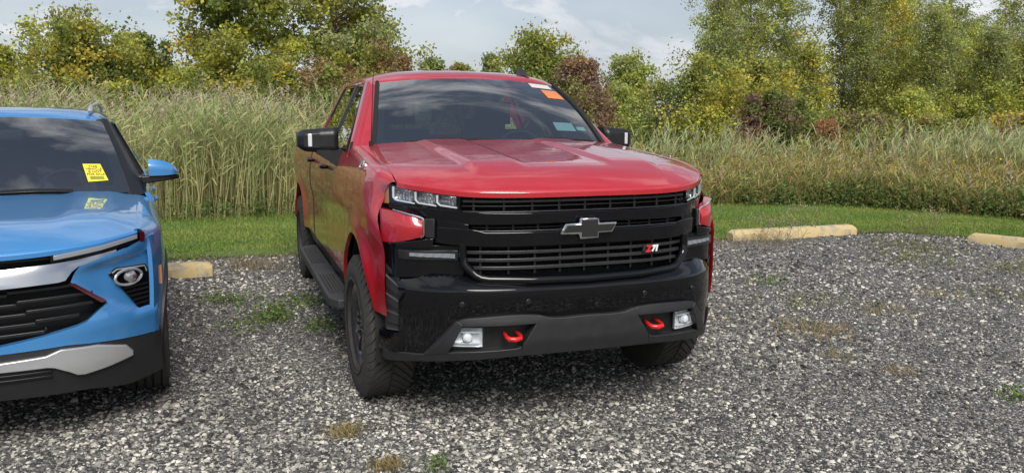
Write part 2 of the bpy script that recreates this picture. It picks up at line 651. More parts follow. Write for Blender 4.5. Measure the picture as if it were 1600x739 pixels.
# gravel lot: gently uneven sheet
gx, gy = np.linspace(-22, 24, 150), np.linspace(-16, 6.6, 90)
X, Y = np.meshgrid(gx, gy, indexing='ij')
Z = 0.006*np.sin(X*1.7+Y*.6) + .006*np.sin(Y*2.3-X*.9+1) + .004*np.sin(X*5.1+2)*np.sin(Y*4.3) - .008
def lot_z(x, y):
    return 0.006*np.sin(x*1.7+y*.6) + .006*np.sin(y*2.3-x*.9+1) + .004*np.sin(x*5.1+2)*np.sin(y*4.3) - .008
V = np.stack([X, Y, Z], -1).reshape(-1, 3)
ii, jj = np.meshgrid(np.arange(149), np.arange(89), indexing='ij')
b0 = (ii*90 + jj).ravel()
o = add_mesh('gravel_lot', V, np.stack([b0, b0+90, b0+91, b0+1], 1), mats=[gravel_mat()], smooth=True)
tag(o, 'grey gravel parking lot', 'gravel lot', kind='structure')
# lawn strip
tt = np.linspace(0, len(EDGE)-1, 160)
E_, R_ = curve_at(EDGE, tt), curve_at(REED, tt)
E_[:, 1] += .05*np.sin(tt*23) + .04*np.sin(tt*57)
rows = []
for k in range(9):
    f = k/8
    p = E_*(1-f) + (R_ + (R_-E_)*.15)*f
    z = .012 + .03*math.sin(f*math.pi)
    rows.append(np.concatenate([p, np.full((len(p), 1), z)], 1))
V = np.stack(rows, 1).reshape(-1, 3)
ii, jj = np.meshgrid(np.arange(159), np.arange(8), indexing='ij')
b0 = (ii*9 + jj).ravel()
o = add_mesh('lawn', V, np.stack([b0, b0+9, b0+10, b0+1], 1), mats=[lawn_mat()], smooth=True)
tag(o, 'strip of mown green lawn behind the parking lot', 'lawn', kind='structure')
# grass blades on the lawn
N = 150000
t_ = rng.uniform(1.6, 9.6, N)
f_ = np.clip(rng.uniform(-.02, 1.06, N) + rng.normal(0, .015, N), -.035, 1.1)
p2 = curve_at(EDGE, t_)*(1-f_)[:, None] + curve_at(REED, t_)*f_[:, None]
# thin near the gravel edge in patches
keep = (f_ > .10) | (rng.random(N) < .40 + .4*np.sin(p2[:, 0]*3.1)*np.sin(p2[:, 0]*1.3))
p2, f_ = p2[keep], f_[keep]
N = len(p2)
p0 = np.concatenate([p2, np.full((N, 1), .01)], 1)
p0[:, 2] += .03*np.sin(np.clip(f_, 0, 1)*np.pi)
d = np.stack([rng.normal(0, .45, N), rng.normal(0, .45, N), np.ones(N)], 1)
L = rng.uniform(.025, .06, N) * (1 + .9*np.clip(f_-.8, 0, .3)/.2*1.2)
patch = .5 + .5*np.sin(p2[:, 0]*2.1+1.3*np.sin(p2[:, 1]*2.7))*np.sin(p2[:, 1]*3.3+p2[:, 0])
c = np.stack([.165 + .12*patch, .275 + .07*patch, .050 + .03*patch], 1) * rng.uniform(.65, 1.25, (N, 1))
dry = rng.random(N) < .05
c[dry] = np.array([.22, .19, .09]) * rng.uniform(.7, 1.2, (dry.sum(), 1))
A = Acc()
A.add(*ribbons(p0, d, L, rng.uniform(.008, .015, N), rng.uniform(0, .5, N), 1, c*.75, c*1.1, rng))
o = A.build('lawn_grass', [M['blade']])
tag(o, 'short green grass of the mown strip', 'grass', kind='stuff')

# ---- gravel stones (instanced; nobody could count them)
def stone_mat():
    m, n, l, b = mat('crushed_stone')
    oi = n.new('ShaderNodeObjectInfo')
    r = n.new('ShaderNodeValToRGB')
    cr = r.color_ramp
    cr.interpolation = 'LINEAR'
    pts = [(0, (0.022, 0.022, 0.024)), (.20, (0.052, 0.052, 0.055)), (.40, (0.105, 0.103, 0.103)), (.58, (0.19, 0.185, 0.18)), (.76, (0.31, 0.30, 0.28)), (.90, (0.48, 0.465, 0.435)), (1.0, (0.62, 0.60, 0.56))]
    cr.elements[0].position, cr.elements[0].color = pts[0][0], (*pts[0][1], 1)
    cr.elements[1].position, cr.elements[1].color = pts[-1][0], (*pts[-1][1], 1)
    for q, cc in pts[1:-1]:
        e_ = cr.elements.new(q)
        e_.color = (*cc, 1)
    l.new(oi.outputs['Random'], r.inputs[0])
    tc = n.new('ShaderNodeTexCoord')
    t = n.new('ShaderNodeTexNoise')
    t.inputs['Scale'].default_value = 2.2
    t.inputs['Detail'].default_value = 4
    l.new(tc.outputs['Object'], t.inputs['Vector'])
    mr = n.new('ShaderNodeMapRange')
    mr.inputs['To Min'].default_value = .65
    mr.inputs['To Max'].default_value = 1.3
    l.new(t.outputs['Fac'], mr.inputs['Value'])
    mx = n.new('ShaderNodeMix')
    mx.data_type = 'RGBA'
    mx.blend_type = 'MULTIPLY'
    mx.inputs[0].default_value = 1
    l.new(r.outputs[0], mx.inputs[6])
    wt = n.new('ShaderNodeMix')
    wt.data_type = 'RGBA'
    wt.blend_type = 'MULTIPLY'
    wt.inputs[0].default_value = 1
    wt.inputs[7].default_value = (1.02, 1.0, .93, 1)
    ai = n.new('ShaderNodeAttribute')
    ai.attribute_type = 'INSTANCER'
    ai.attribute_name = 'shade'
    ms = n.new('ShaderNodeMath')
    ms.operation = 'MULTIPLY'
    l.new(mr.outputs[0], ms.inputs[0])
    l.new(ai.outputs['Fac'], ms.inputs[1])
    l.new(ms.outputs[0], wt.inputs[6])
    l.new(wt.outputs[2], mx.inputs[7])
    l.new(mx.outputs[2], b.inputs['Base Color'])
    b.inputs['Roughness'].default_value = 0.85
    return m
SM = stone_mat()
stone_col = bpy.data.collections.new('stone_shapes')
for k in range(8):
    bm = bmesh.new()
    bmesh.ops.create_icosphere(bm, subdivisions=1, radius=.5)
    for v in bm.verts:
        v.co *= random.uniform(.72, 1.15)
        v.co.x *= 1.0 + .35*math.sin(k)
        v.co.z *= .62
    me = bpy.data.meshes.new('stone')
    bm.to_mesh(me)
    bm.free()
    me.materials.append(SM)
    so = bpy.data.objects.new('stone', me)
    stone_col.objects.link(so)
# sample points: density falls with distance from the camera
cx, cy = -1.69, -4.663
NP = 430000
rr = np.exp(rng.uniform(np.log(1.9), np.log(15), NP))
aa = rng.uniform(R(-24), R(64), NP)
px_, py_ = cx + rr*np.sin(aa), cy + rr*np.cos(aa)
ok = inside_lot(px_, py_ - .12) & (rng.random(NP) < np.clip(3.2/rr, .25, 1)**.6)
px_, py_, rr = px_[ok], py_[ok], rr[ok]
n_ = len(px_)
size = np.exp(rng.normal(np.log(.0118), .45, n_)) * (1 + np.clip((rr-5)/7, 0, 1.1)*.9)
tr = .5 + .5*np.sin(px_*1.1 + .8*np.sin(py_*.9))*np.sin(py_*1.3+px_*.4)
trk0 = np.exp(-((px_ + 1.05 + .05*py_)/.22)**2) + np.exp(-((px_ - .75 + .05*py_)/.22)**2) + np.exp(-((px_ - 2.9 - .1*py_)/.25)**2) + np.exp(-((px_ - 4.6 - .1*py_)/.25)**2)
size *= (.78 + .5*tr)*(1 - .22*np.clip(trk0, 0, 1))
big = rng.random(n_) < .014
size[big] *= rng.uniform(1.4, 2.2, big.sum())
size = np.minimum(size, .030 + .012*np.clip((rr-4)/5, 0, 1))
zz = lot_z(px_, py_) + size*.10 - .001
me = bpy.data.meshes.new('gravel')
me.vertices.add(n_)
me.vertices.foreach_set('co', np.stack([px_, py_, zz], 1).astype(np.float32).ravel())
a1_ = me.attributes.new('rot', 'FLOAT_VECTOR', 'POINT')
a1_.data.foreach_set('vector', np.stack([rng.normal(0, .35, n_), rng.normal(0, .35, n_), rng.uniform(0, 6.28, n_)], 1).astype(np.float32).ravel())
a2_ = me.attributes.new('siz', 'FLOAT_VECTOR', 'POINT')
sz3 = np.stack([size*rng.uniform(.9, 1.5, n_), size*rng.uniform(.8, 1.2, n_), size*rng.uniform(.7, 1.2, n_)], 1)
a2_.data.foreach_set('vector', sz3.astype(np.float32).ravel())
a4_ = me.attributes.new('shade', 'FLOAT', 'POINT')
trk = np.exp(-((px_ + 1.05 + .05*py_)/.22)**2) + np.exp(-((px_ - .75 + .05*py_)/.22)**2) + np.exp(-((px_ - 2.9 - .1*py_)/.25)**2) + np.exp(-((px_ - 4.6 - .1*py_)/.25)**2) + np.exp(-((px_ + 2.2)/.2)**2)
shade = .84 + .34*(.5+.5*np.sin(px_*.9+1.2*np.sin(py_*.7))*np.sin(py_*1.1-.5*px_)) + .10*np.sin(px_*4.1+py_*2.7) + .16*trk
a4_.data.foreach_set('value', shade.astype(np.float32))
a3_ = me.attributes.new('pick', 'INT', 'POINT')
a3_.data.foreach_set('value', rng.integers(0, 8, n_).astype(np.int32))
go = bpy.data.objects.new('gravel', me)
C.objects.link(go)
tag(go, 'loose dark and pale gravel stones covering the lot', 'gravel', kind='stuff')
ng = bpy.data.node_groups.new('scatter', 'GeometryNodeTree')
ng.interface.new_socket('Geometry', in_out='INPUT', socket_type='NodeSocketGeometry')
ng.interface.new_socket('Geometry', in_out='OUTPUT', socket_type='NodeSocketGeometry')
gi, gout = ng.nodes.new('NodeGroupInput'), ng.nodes.new('NodeGroupOutput')
m2p = ng.nodes.new('GeometryNodeMeshToPoints')
iop = ng.nodes.new('GeometryNodeInstanceOnPoints')
ci = ng.nodes.new('GeometryNodeCollectionInfo')
ci.inputs['Collection'].default_value = stone_col
ci.inputs['Separate Children'].default_value = True
ci.inputs['Reset Children'].default_value = True
iop.inputs['Pick Instance'].default_value = True
def nattr(nm, ty):
    q = ng.nodes.new('GeometryNodeInputNamedAttribute')
    q.data_type = ty
    q.inputs['Name'].default_value = nm
    return q.outputs['Attribute']
ng.links.new(gi.outputs[0], m2p.inputs[0])
ng.links.new(m2p.outputs[0], iop.inputs['Points'])
ng.links.new(ci.outputs[0], iop.inputs['Instance'])
ng.links.new(nattr('pick', 'INT'), iop.inputs['Instance Index'])
e2r = ng.nodes.new('FunctionNodeEulerToRotation')
ng.links.new(nattr('rot', 'FLOAT_VECTOR'), e2r.inputs[0])
ng.links.new(e2r.outputs[0], iop.inputs['Rotation'])
ng.links.new(nattr('siz', 'FLOAT_VECTOR'), iop.inputs['Scale'])
ng.links.new(iop.outputs[0], gout.inputs[0])
md = go.modifiers.new('scatter', 'NODES')
md.node_group = ng

# ---- wheel stops
def stop_mat():
    m, n, l, b = mat('worn_yellow_concrete')
    tc = n.new('ShaderNodeTexCoord')
    t = n.new('ShaderNodeTexNoise')
    t.inputs['Scale'].default_value = 9
    t.inputs['Detail'].default_value = 9
    t.inputs['Roughness'].default_value = .7
    l.new(tc.outputs['Object'], t.inputs['Vector'])
    r = n.new('ShaderNodeValToRGB')
    cr = r.color_ramp
    cr.elements[0].position = .38; cr.elements[0].color = (0.30, 0.275, 0.225, 1)
    cr.elements[1].position = .66; cr.elements[1].color = (0.52, 0.37, 0.15, 1)
    e_ = cr.elements.new(.50); e_.color = (0.50, 0.40, 0.215, 1)
    l.new(t.outputs['Fac'], r.inputs[0])
    l.new(r.outputs[0], b.inputs['Base Color'])
    b.inputs['Roughness'].default_value = .85
    t2 = n.new('ShaderNodeTexNoise')
    t2.inputs['Scale'].default_value = 60
    l.new(tc.outputs['Object'], t2.inputs['Vector'])
    bp = n.new('ShaderNodeBump')
    bp.inputs['Strength'].default_value = .4
    bp.inputs['Distance'].default_value = .006
    l.new(t2.outputs['Fac'], bp.inputs['Height'])
    l.new(bp.outputs[0], b.inputs['Normal'])
    return m
STM = stop_mat()
def wheel_stop(a, b_, label):
    a, b_ = Vector((*a, 0)), Vector((*b_, 0))
    ln = (b_-a).length
    o_ = None
    mb = MB()
    prof = [(-.085, -.03), (-.085, .075), (-.055, .128), (.055, .128), (.085, .075), (.085, -.03)]
    rows = []
    for t in [0, .03] + lin(.08, .92, 12) + [.97, 1]:
        k = 1 - .25*(t in (0, 1))
        jig = lambda: random.uniform(-.003, .003)
        rows.append([(t*ln - ln/2, y_*(k if z_ > .1 else 1)+jig(), (z_*(k if z_ > .1 else 1))+jig()) for y_, z_ in prof])
    b0 = mb.grid(rows)
    mb.face([b0+i for i in range(6)])
    mb.face([b0+(len(rows)-1)*6+i for i in range(5, -1, -1)])
    o_ = mb.build('wheel_stop', STM, None, sharp=30, bevel=.008)
    dv = (b_-a).normalized()
    nrm = Vector((-dv.y, dv.x, 0))
    o_.location = (a+b_)/2 + nrm*.085
    o_.rotation_euler = (0, 0, math.atan2(dv.y, dv.x))
    tag(o_, label, 'wheel stop', 'yellow concrete wheel stops')
    return o_
wheel_stop((-3.75, 4.09), (-1.87, 4.07), 'worn yellow concrete wheel stop half hidden behind the blue SUV')
wheel_stop((4.56, 4.46), (6.56, 4.44), 'long yellow concrete wheel stop beside the pickup with dry weeds before it')
wheel_stop((7.34, 3.34), (8.09, 1.67), 'yellow concrete wheel stop at the far edge of the lot, cut by the frame')
# ------------------------------------------------------------------ wheels shared by both vehicles
def make_wheel(parent, loc, rad, width, rim_r, side, style, rz=0.0):
    """side = +1 when the outer face looks towards +X"""
    w = empty('wheel', loc, rz, parent)
    F = lambda a, r, t: (side * a, r * math.cos(t), r * math.sin(t))
    hw = width / 2
    tb = MB()
    shoulder = rad - 0.022
    prof = [(-hw*.72, rim_r), (-hw*.96, rim_r+.02), (-hw*1.02, lerp(rim_r, shoulder, .5)), (-hw*.97, shoulder-.012), (-hw*.86, shoulder+.006), (-hw*.5, rad-.012), (0, rad-.010),
            (hw*.5, rad-.012), (hw*.86, shoulder+.006), (hw*.97, shoulder-.012), (hw*1.02, lerp(rim_r, shoulder, .5)), (hw*1.0, lerp(rim_r, shoulder, .32)), (hw*.96, rim_r+.02), (hw*.72, rim_r)]
    tb.lathe(prof, 72, F)
    # raised ring on the sidewall
    tb.lathe([(hw*1.02, rim_r+.028), (hw*1.045, rim_r+.033), (hw*1.045, rim_r+.040), (hw*1.025, rim_r+.046)], 72, F)
    # tread blocks
    if style == 'truck':
        N = 46
        for k in range(N):
            for sgn in (-1, 1):
                th0 = 2*math.pi*(k + (.5 if sgn > 0 else 0))/N
                rows = []
                for i in range(7):
                    t = i/6
                    a = sgn * (0.006 + (hw*.98 - .006)*t)
                    th = th0 + 0.34 * (t**1.25)
                    wd = 2*math.pi/N * (.40 + .04*t)
                    top = rad - .001 if t < .85 else rad - .012 - .02*(t-.85)/.15
                    bot = rad - .020 - .016*t
                    rows.append([F(a, bot, th-wd), F(a, top, th-wd*.92), F(a, top, th+wd*.92), F(a, bot, th+wd)])
                b = tb.grid(rows)
                tb.face((b, b+1, b+2, b+3))
                tb.face((b+27, b+26, b+25, b+24))
    else:
        for a0, a1 in ((-.95, -.62), (-.54, -.22), (-.14, .14), (.22, .54), (.62, .95)):
            pr = [(a0*hw, rad-.016), (a0*hw+.003, rad-.001 - (.010 if a0 < -.9 else 0)), (a1*hw-.003, rad-.001 - (.010 if a1 > .9 else 0)), (a1*hw, rad-.016)]
            tb.lathe(pr, 72, F)
    tb.build('tyre', M['rubber'], w, sharp=40)
    rb = MB()
    # barrel and lip
    rb.lathe([(-hw*.7, rim_r+.004), (-hw*.6, rim_r-.02), (hw*.55, rim_r-.03), (hw*.78, rim_r-.008), (hw*.84, rim_r+.006), (hw*.78, rim_r+.008)], 64, F)
    kb = MB()
    kb.lathe([(hw*.05, rim_r-.025), (hw*.05, .02)], 48, F)
    kb.lathe([(hw*.14, .165), (hw*.17, .16), (hw*.17, .07)], 40, F)
    kb.build('brake_disc', M['dark'], w)
    # hub
    rb.lathe([(hw*.2, .085), (hw*.62, .078), (hw*.70, .062), (hw*.70, .036), (hw*.74, .032), (hw*.74, .001)], 32, F)
    ns = 6 if style == 'truck' else 5
    for k in range(ns):
        t0 = 2*math.pi*(k+.25)/ns
        for off, ww in ((-.16, .030), (.16, .030)) if style == 'truck' else ((0, .05),):
            rows = []
            for i in range(6):
                t = i/5
                r_ = lerp(.05, rim_r-.012, t)
                th = t0 + off*(1.0 if style == 'truck' else 1)*(.35+.65*t) 
                a = hw*(.66 + .06*math.sin(t*math.pi) + .02*t)
                h = ww*(1.15-.35*t)/r_ * .9
                rows.append([F(a-.045, r_, th-h), F(a, r_, th-h*.75), F(a, r_, th+h*.75), F(a-.045, r_, th+h)])
            b = rb.grid(rows)
            rb.face((b, b+1, b+2, b+3))
    rb.build('rim', M['rim'], w, sharp=35)
    for k in range(6 if style == 'truck' else 0):
        t = 2*math.pi*k/6
        c = F(hw*.72, .052, t)
        nb = MB()
        nb.tube([Vector(c) + Vector((-.01*side, 0, 0)), Vector(c) + Vector((.014*side, 0, 0))], .010, 6)
        nb.build('wheel_nut', M['satin'], w)
    return w

def text_obj(name, txt, size, matn, parent, Mx, extrude=.001, shear=0.0, align='CENTER', space=1.0, offset=0.0):
    cu = bpy.data.curves.new(name, 'FONT')
    cu.body = txt
    cu.size = size
    cu.extrude = extrude
    cu.shear = shear
    cu.align_x = align
    cu.align_y = 'CENTER'
    cu.space_character = space
    cu.space_line = 0.9
    cu.offset = offset
    cu.resolution_u = 3
    tmp = bpy.data.objects.new(name + '_curve', cu)
    C.objects.link(tmp)
    bpy.context.view_layer.update()
    me = bpy.data.meshes.new_from_object(tmp.evaluated_get(bpy.context.evaluated_depsgraph_get()))
    bpy.data.objects.remove(tmp)
    bpy.data.curves.remove(cu)
    me.name = name
    me.materials.clear()
    me.materials.append(M[matn])
    o = bpy.data.objects.new(name, me)
    C.objects.link(o)
    o.parent = parent
    o.matrix_local = Mx
    return o

def frame_matrix(origin, xdir, ydir):
    x = Vector(xdir).normalized()
    y = Vector(ydir)
    z = x.cross(y).normalized()
    y = z.cross(x)
    return Matrix(((x.x, y.x, z.x, origin[0]), (x.y, y.y, z.y, origin[1]), (x.z, y.z, z.z, origin[2]), (0, 0, 0, 1)))

# ================================================================== RED PICKUP TRUCK
T = empty('pickup_truck', (0, 0, 0))
tag(T, 'shiny red crew-cab pickup truck with black grille and bumper parked on gravel', 'pickup truck')

Yg = lambda x: -.945 + .60 * abs(x) ** 3.6          # fascia plan curve
Ym = lambda x: Yg(x) - .150 * sst(.64, .95, abs(x))   # fascia below the headlamps
Yb = lambda x: -.970 + .50 * abs(x) ** 4.5          # bumper plan curve
GSEC = [(.40, .955), (.55, .985), (.75, 1.0), (.92, .998), (1.02, 1.012), (1.14, 1.012), (1.25, .998), (1.33, .972), (1.40, .945)]
AY, AZ, AR = -.02, .45, .50                          # wheel arch
AF = .435                                            # its forward half-width
RY = 3.735
def flare(y, z):
    f = 0
    for wy in (AY, RY):
        dy_ = y - wy
        if dy_ < 0 and wy == AY:
            dy_ *= AR / AF
        r = math.hypot(dy_, z - AZ)
        f += .032 * math.exp(-((r - AR) / .085) ** 2) if r > AR - .05 else .032
    return f
def Xs(y, z, front=False):
    x = ips(z, GSEC)
    t = max(0.0, min(1.2, (-.22 - y) / .38))
    x -= .035 * sst(4.25, 4.9, y) + .034 * sst(1.08, 1.2, z) * min(1.0, t)
    return x - .040 * t * t + flare(y, z) * (1 - .92 * sst(.15, .85, t))

# ---- hood
def zlamp(x):
    return ips(abs(x), [(0, 1.218), (.5, 1.219), (.62, 1.223), (.78, 1.239), (.93, 1.258)])
def zlip(x):
    return zlamp(x) + .028
def bulge(x, y):
    a = abs(x)
    p = sst(.555, .485, a) if a > .4 else sst(.205, .275, a)
    return .018 * p * sst(-.72, -.50, y + .10*a) * (0.55 + .45*sst(.5, .0, y))
def ztop(x, y):
    return 1.455 + (y - .45) * .083 - .034 * (x / .87) ** 2 - .012*abs(x/.87)**6
def hood_z(x, y):
    s = y - Yg(x)
    zt = ztop(x, y)
    D = ztop(x, Yg(x)) - zlip(x)
    L = .34
    d = D * max(0.0, 1 - max(s, 0) / L) ** 2.3
    return zt - d + bulge(x, y)
HX = .884
def hood_pt(u, v):
    x = u
    y0, y1 = Yg(x) - .012, .44 + .12 * (x / .85) ** 2
    y = lerp(y0, y1, v)
    z = hood_z(x, y)
    if v < .012:
        z -= .008
        y += .002
    return (x, y, z)
hb = MB()
hb.slab(hood_pt, lin(-HX, HX, 170), [0, .006, .012, .02, .03, .045] + lin(.06, 1, 52), (0, 0, -.022))
hb.build('hood', M['red'], T, sharp=50)

# ---- fenders, doors, bed sides
def yfe(z):
    return lerp(-.605, -.492, sst(.93, 1.14, z))
def warp(y, z, fe=None):
    if y > -.40:
        return y
    fe = yfe(z) if fe is None else fe
    return -.40 + (y + .40) / .20 * (-.40 - fe)
def yT(x):
    return -.722 + .182*max(0, (x-.79)/.174)**2.1
def fender(s):
    ys = [-.60, -.585, -.565, -.54, -.515, -.49, -.47] + [AY - (AF if k < 15 else AR) * math.cos(math.pi * k / 30) for k in range(1, 30)] + [.485, .52, .555, .592]
    def zb(y):
        d = y - AY
        if d < 0:
            d *= AR / AF
        c = AZ + math.sqrt(max(0, AR*AR - d*d))
        if y < AY:
            return max(c, .592 - .0*(y+.6)) if abs(d) < AR else .592
        return max(c, .56)
    def F(y, v):
        z0 = zb(y)
        ze = hood_z(HX, warp(y, 0, Yg(HX) - .010)) - .002
        zs = ze - .052
        if v <= 1:
            z = lerp(z0, zs, v)
            yy = warp(y, z)
            return (s * Xs(y, z), yy, z)
        w = v - 1
        P0 = Vector((Xs(y, zs), zs)); P2 = Vector((HX + .006, ze)); P1 = Vector((Xs(y, zs) - .012, ze + .002))
        p = P0*(1-w)**2 + P1*2*w*(1-w) + P2*w*w
        yy = warp(y, zs, lerp(yfe(zs), Yg(HX) - .010, w))
        return (s * p.x, yy, p.y)
    mb = MB()
    mb.slab(F, ys, lin(0, 1, 26) + [1.12, 1.25, 1.4, 1.55, 1.7, 1.85, 2.0], lambda p: (-s*lerp(.022, .003, sst(-.44, -.50, p[1])), .02*sst(-.44, -.50, p[1]), -.004))
    # tooth that reaches between headlamp and indicator
    def Ft(u, v):
        x = lerp(.790, .966, u)
        zt = ips(x, [(.79, 1.100), (.92, 1.136), (.97, 1.142)])
        zb_ = ips(x, [(.79, 1.016), (.90, .985), (.95, .975)])
        z = lerp(zb_, zt, v)
        y = yT(x) + .012*sst(.55, 1.0, v)*(1-.4*u) - .012*math.sin(v*math.pi)
        return (s*x, y, z)
    mb.slab(Ft, lin(0, 1, 20), lin(0, 1, 10), (-s*.01, .06, 0))
    o = mb.build('fender', M['red'], T, sharp=38)
    # wheel-arch liner
    lb = MB()
    rows = [[(s*x, AY + ((AR if math.cos(t) > 0 else AF)-.004)*math.cos(t), AZ + (AR-.004)*math.sin(t)) for x in lin(.62, .985, 3)] for t in lin(-.3, math.pi+.3, 30)]
    lb.grid(rows)
    lb.build('wheel_liner', M['dark'], o)
    # mud flap
    fb = MB()
    fb.slab(lambda u, v: (s*lerp(.80, 1.0, u), .475 + .03*v, lerp(.34, .62, v)), [0, .5, 1], [0, .5, 1], (0, .012, 0))
    fb.build('mud_flap', M['plastic'], o)
    # badge on the fender
    bx = Xs(-.06, 1.335)
    n = 1 if s > 0 else -1
    text_obj('badge', 'Z71', .075, 'silverprint', o, frame_matrix((s*(bx+.004), -.02, 1.332), (0, s*1, 0), (-s*.35, 0, 1)), .003, .2, offset=.002)
    return o
M['silverprint'] = simple('badge_silver', (0.62, 0.63, 0.65), 0.2, metal=0.8)
for s in (-1, 1):
    fender(s)

DOORS = ((.600, 1.632), (1.640, 2.560))
for s in (-1, 1):
    for k, (y0, y1) in enumerate(DOORS):
        mb = MB()
        def Fd(u, v, y0=y0, y1=y1):
            y = lerp(y0, y1, u)
            z = lerp(.575, 1.372, v)
            x = Xs(y, z) - .012*math.exp(-((z-.80)/.16)**2)      # scooped lower door
            return (s*x, y, z)
        mb.slab(Fd, lin(0, 1, 12), lin(0, 1, 22), (-s*.03, 0, 0))
        d = mb.build('door', M['red'], T, sharp=40)
        # handle
        hy = lerp(y0, y1, .86)
        hx = Xs(hy, 1.235)
        hb2 = MB()
        hb2.tube([(s*(hx+.004), hy-.115, 1.238), (s*(hx+.036), hy-.085, 1.24), (s*(hx+.040), hy, 1.24), (s*(hx+.036), hy+.085, 1.24), (s*(hx+.004), hy+.11, 1.238)], [.012, .017, .018, .017, .012], 8)
        hb2.build('handle', M['gloss'], d)
        # window glass and its black trim
        Xw = lambda z: .952 - (z - 1.372) * .492
        if k == 0:
            poly = [(.75, 1.385), (1.590, 1.385), (1.640, 1.832), (1.375, 1.832), (1.27, 1.785)]
        else:
            poly = [(1.700, 1.385), (2.40, 1.385), (2.46, 1.44), (2.36, 1.800), (2.30, 1.832), (1.752, 1.832)]
        wb = MB()
        wb.prism(poly, lambda a, b: (s*(Xw(b)-.003), a, b), (-s*.004, 0, 0))
        wb.build('window', M['tint'], d, sharp=20)
        tb = MB()
        pl = poly + [poly[0]]
        path = [(s*(Xw(b)-.004), a, b) for a, b in poly]
        tb.tube(path, .011, 6, closed=True)
        tb.build('window_trim', M['satin'], d)
    # B pillar, roof rail, quarter pillar
    mb = MB()
    Xw = lambda z: .952 - (z - 1.372) * .492
    mb.slab(lambda u, v: (s*(Xw(lerp(1.372, 1.838, v))-.002), lerp(lerp(1.585, 1.705, u), lerp(1.640, 1.756, u), v), lerp(1.372, 1.838, v)), [0, 1], lin(0, 1, 5), (-s*.03, 0, 0))
    mb.build('pillar', M['satin'], T)
    mb = MB()
    mb.slab(lambda u, v: (s*(Xw(lerp(1.372, 1.85, v))), lerp(lerp(2.445, 2.365, v), lerp(2.625, 2.60, v), u), lerp(1.372, 1.85, v)), lin(0, 1, 4), lin(0, 1, 8), (-s*.010, 0, 0))
    mb.build('pillar', M['red'], T, sharp=40)
    # A pillar: windscreen edge to door glass
    def Fa(t, u):
        a = Vector((.802-.145*t, .575+.605*t, 1.418+.415*t))
        zz = lerp(1.372, 1.848, t)
        b = Vector((Xw(zz)+.004, lerp(.64, 1.36, t), zz))
        p = a.lerp(b, u)
        bul = .020 * math.sin(math.pi * u)
        return (s*(p.x + bul), p.y - bul*.5, p.z + bul*.3)
    mb = MB()
    mb.slab(Fa, lin(-.06, 1.0, 20), lin(0, 1, 8), (-s*.045, .02, -.01))
    mb.build('pillar', M['red'], T, sharp=50)
    # sail piece at the mirror
    mb = MB()
    mb.prism([(.60, 1.372), (.815, 1.372), (.84, 1.40), (.70, 1.44)], lambda a, b: (s*(Xw(b)+.002), a, b), (-s*.03, 0, 0))
    mb.build('mirror_mount', M['satin'], T)
    # bed side
    mb = MB()
    ys = [2.66, 2.8, 2.95, 3.1] + [RY - AR*math.cos(math.pi*k/26) for k in range(1, 26)] + [4.26, 4.4, 4.6, 4.8, 4.86]
    def Fb(y, v):
        d = y - RY
        z0 = max(.575, AZ + math.sqrt(max(0, AR*AR-d*d))) if abs(d) < AR else .575
        z = lerp(z0, 1.385, v)
        return (s*(Xs(y, z) - .012*math.exp(-((z-.80)/.16)**2)), y, z)
    mb.slab(Fb, ys, lin(0, 1, 22), (-s*.05, 0, 0))
    o = mb.build('bed_side', M['red'], T, sharp=40)
    lb = MB()
    lb.grid([[(s*x, RY + (AR-.004)*math.cos(t), AZ + (AR-.004)*math.sin(t)) for x in lin(.62, .985, 3)] for t in lin(-.3, math.pi+.3, 30)])
    lb.build('wheel_liner', M['dark'], o)
    # rocker panel and step bar
    mb = MB()
    mb.slab(lambda u, v: (s*lerp(.95, .985, v), lerp(.56, 3.20, u), lerp(.46, .572, v)), lin(0, 1, 6), [0, .5, 1], (-s*.05, 0, 0))
    mb.build('rocker', M['satin'], T)
    mb = MB()
    def Fs(u, v):
        y = lerp(.50, 2.84, u)
        k = min(u, 1-u)
        nar = .05*max(0, 1 - k/.05)
        x = lerp(.95, 1.108-nar, v)
        return (s*x, y, .455 - .008*abs(v-.4))
    mb.slab(Fs, [0, .012, .03, .05] + lin(.1, .9, 12) + [.95, .97, .988, 1], lin(0, 1, 4), (0, 0, -.06))
    o = mb.build('step_board', M['step'], T, sharp=40, bevel=.008)
    for pad0, pad1 in ((.72, 1.36), (1.88, 2.62)):
        for j in range(5):
            rb = MB()
            xx = .990 + j*.022
            rb.box((s*xx, (pad0+pad1)/2, .458), (.010, pad1-pad0, .012))
            rb.build('tread_strip', M['rubber'], o)

# black strips filling the door gaps: their shade put in as colour
for s in (-1, 1):
    for yg_ in (.596, 1.636, 2.610):
        mb = MB()
        wd_ = .05 if yg_ > 2.6 else .007
        mb.slab(lambda u, v: (s*(Xs(yg_, lerp(.57, 1.37, v)) - .0008 - .012*math.exp(-((lerp(.57, 1.37, v)-.80)/.16)**2)), yg_ + u*wd_*.6, lerp(.57, 1.37, v)), [-1, 1], lin(0, 1, 20), (-s*.03, 0, 0))
        mb.build('gap_shade_strip', M['dark'], T)
